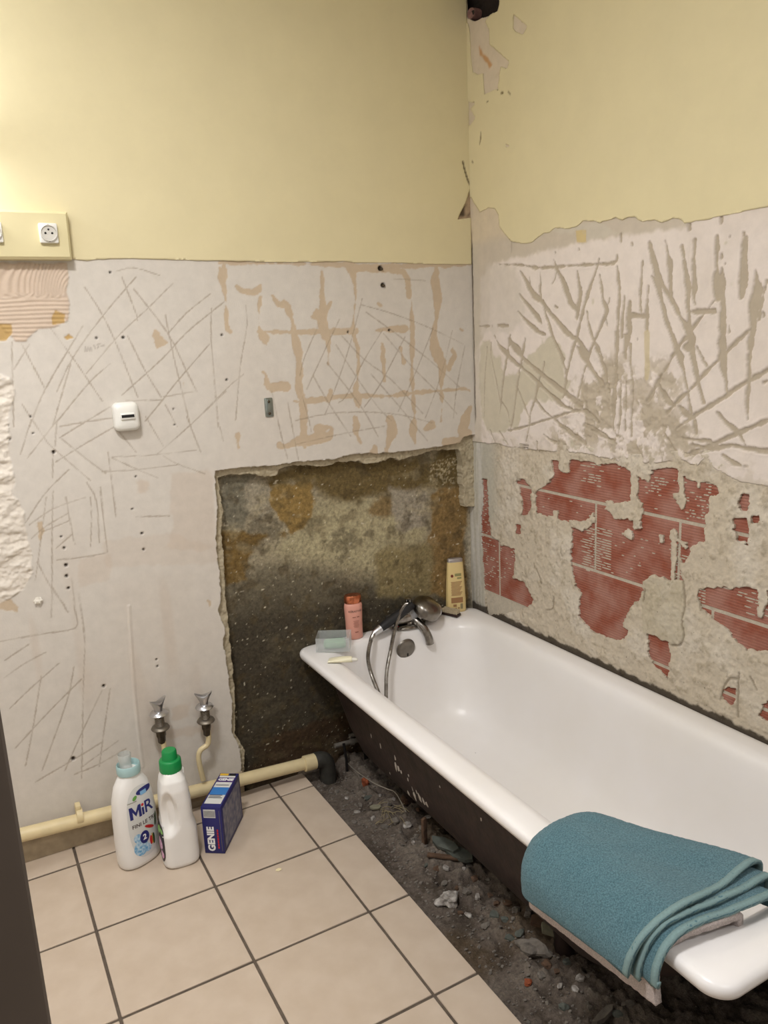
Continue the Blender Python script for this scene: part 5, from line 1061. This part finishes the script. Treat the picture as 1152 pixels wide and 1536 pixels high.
debris('wood_stake', 637, 1262, box_me('wood_stake', (-.008, -.005, -.03), (.008, .005, .062), .002), M_r2, 'short brown wooden stake standing in the rubble', 'stake', rz=.3, lift=.02)
debris('wood_sliver', 668, 1290, box_me('wood_sliver', (-.05, -.007, -.003), (.04, .007, .004), .001), M_r2, 'flat brown wood sliver lying across the rubble', 'wood', rz=-.75, lift=.012)
debris('slate_slab', 690, 1283, shard_me('slate_slab', .05, .022, .006), M_r4, 'grey green slate slab leaning along the tub foot', 'slab', rz=-1.2, tilt=.2, lift=.016)
debris('slate_slab', 668, 1270, shard_me('slate_slab', .05, .018, .005), M_r4, 'greenish slate strip half hidden under the tub shell', 'slab', rz=-1.1, tilt=.3, lift=.016)
debris('cement_slab', 845, 1400, shard_me('cement_slab', .055, .025, .007), mat('olive_cement', (138, 134, 112), .9, var=.2, vscale=40, bump=.4), 'pale olive cement slab below the hanging towel', 'slab', rz=-.75, tilt=.2, lift=.016)
debris('cement_lump', 800, 1424, stone_me('cement_lump', .022, .034, .022, 3, .3), M_r1, 'large grey cement lump on the soil below the towel', 'rubble', rz=.5, lift=.006)
debris('cement_shard', 905, 1525, shard_me('cement_shard', .045, .012, .006), M_r1, 'curved grey cement shard under the white bath mat', 'rubble', rz=.2, lift=.012)
debris('brown_slab', 814, 1384, shard_me('brown_slab', .030, .02, .006), M_r2, 'brown flat fragment beside the tub under the towel', 'slab', rz=-.6, tilt=.3, lift=.016)
debris('leaf_shard', 563, 1212, shard_me('leaf_shard', .024, .011, .003), mat('olive_cement', (138, 134, 112)), 'olive flat shard lying among straw under the tub', 'rubble', rz=-.5, tilt=.2, lift=.010)
spots = [(531, 1231), (547, 1187), (583, 1202), (590, 1196), (620, 1257), (624, 1252), (620, 1264), (640, 1295), (697, 1301), (703, 1295), (712, 1315), (732, 1318), (668, 1305), (655, 1300), (700, 1335), (716, 1345), (774, 1362), (770, 1375), (771, 1387), (780, 1395), (765, 1402), (690, 1366), (703, 1370), (730, 1385), (742, 1370), (593, 1232), (600, 1243), (577, 1240), (560, 1225),
         (540, 1205), (552, 1195), (610, 1230), (650, 1275), (667, 1322), (685, 1330), (735, 1340), (760, 1350), (745, 1350), (757, 1375), (796, 1360), (793, 1369), (820, 1440), (836, 1452), (812, 1462), (850, 1440), (870, 1460), (840, 1475), (846, 1508), (863, 1490), (885, 1508), (926, 1518), (945, 1500), (520, 1195), (505, 1185), (535, 1215), (570, 1190), (627, 1213), (641, 1223), (632, 1236), (655, 1262)]
mats_ = [(M_r1, 'grey'), (M_r3, 'whitish'), (M_r2, 'brown'), (M_r4, 'slate grey'), (M_r1, 'grey')]
for k, (u, v) in enumerate(spots):
    m, nm = mats_[rr.randrange(5)]; s = rr.uniform(.006, .014)
    me = stone_me('rubble_stone', s, s*rr.uniform(.6, 1), s*rr.uniform(.5, .8)) if k % 3 else shard_me('rubble_stone', s*1.4, s, s*.35)
    debris('rubble_stone', u, v, me, m, nm+' rubble stone lying in the soil along the tub', 'rubble', nm+' rubble stones along the tub', rz=rr.uniform(0, 6), tilt=rr.uniform(-.3, .3), lift=s*.3)
# fine crumbs
crumbs = []
for k in range(1000):
    x = -.70+abs(rr.gauss(.07, .055)); y = rr.uniform(-1.6, .02)
    if x > -.5: continue
    s = rr.uniform(.0015, .0065)*rr.uniform(.5, 1); m = stone_me('c', s, s*.8, s*.6, 1, .2)
    for q in m.vertices: q.co = (q.co.x+x, q.co.y+y, q.co.z+soil_h(x, y)+s*.3)
    crumbs.append(m)
o = link('fine_crumbs', join_me('fine_crumbs', crumbs), M_r1); o.parent = fl; tag(o, 'fine grey crumbs scattered over the soil strip', kind='stuff')
# old supply pipes behind the tub
M_lead = mat('dirty_lead_pipe', (134, 127, 116), .6, .3, var=.3, vscale=50, bump=.3)
for (a, b, y, lab, r) in (((502, 1119), (640, 1085), .010, 'lower dirty lead pipe running behind the tub along the concrete', .0085), ((524, 1104), (640, 1075), .028, 'upper dark lead pipe running behind the tub along the concrete', .0080)):
    A1, B1 = PB(*a, y), PB(*b, y)
    o = empty('old_pipe', A1); tag(o, lab, 'pipe')
    link('pipe_length', tube('pipe_length', [(0, 0, 0), tuple((B1-A1)*.5+np.array([0, 0, .002])), tuple(B1-A1)], r, 12), M_lead, o)
    c = (B1-A1)*.18; link('pipe_joint', tube('pipe_joint', [tuple(c-np.array([.007, 0, -.0016])), tuple(c), tuple(c+np.array([.007, 0, -.0016]))], r*1.35, 12), M_lead, o)
p = PB(521, 1168, -.03)
o = link('iron_rod', tube('iron_rod', [(0, 0, -.05), (.001, 0, .02), (0, .012, .075)], .005, 8), mat('black_iron', (36, 32, 30), .7, .4, var=.3)); o.location = (p[0], -.03, soil_h(p[0], -.03)+.02); tag(o, 'thin black iron rod standing below the lead pipe', 'rod')
for k, (u, v, lab) in enumerate(((550, 1150, 'thick dark iron upright behind the tub corner'), (557, 1152, 'second dark iron upright beside the tub drain'))):
    p = PB(u, v, -.005); o = link('iron_upright', tube('iron_upright', [(0, 0, -.03), (0, 0, .05), (.002, .006, .13)], .008, 10), mat('black_iron', (36, 32, 30))); o.location = (p[0], p[1], .0); tag(o, lab, 'rod')
pts = [PB(521, 1130, .0), PB(521, 1143, -.02)]
for u, v, z in ((535, 1157, .03), (560, 1174, .035), (580, 1183, .03), (592, 1188, .03), (600, 1200, .02), (609, 1218, .0)): pts.append(PF(u, v, z))
o = empty('wire', tuple(pts[0])); tag(o, 'thin pale wire trailing from the lead pipe across the rubble', 'wire')
link('strand', tube('strand', [tuple(Vector(p)-o.location) for p in smooth_path(pts, 6)], .0016, 6), mat('pale_wire', (150, 142, 128), .5, .3), o)
s = []
for k in range(26):
    u = rr.uniform(565, 612); v = rr.uniform(1200, 1235); p = PF(u, v, -.005); z = soil_h(p[0], p[1])+.008; a = rr.uniform(0, PI); L = rr.uniform(.01, .025)
    s.append(tube('s', [(p[0]-L*math.cos(a), p[1]-L*math.sin(a), z), (p[0], p[1], z+.004), (p[0]+L*math.cos(a), p[1]+L*math.sin(a), z-.001)], .0009, 5))
o = link('straw_fibres', join_me('straw_fibres', s), mat('straw', (150, 136, 102), .9)); tag(o, 'tangle of straw fibres in the rubble under the tub', 'fibres', kind='stuff')
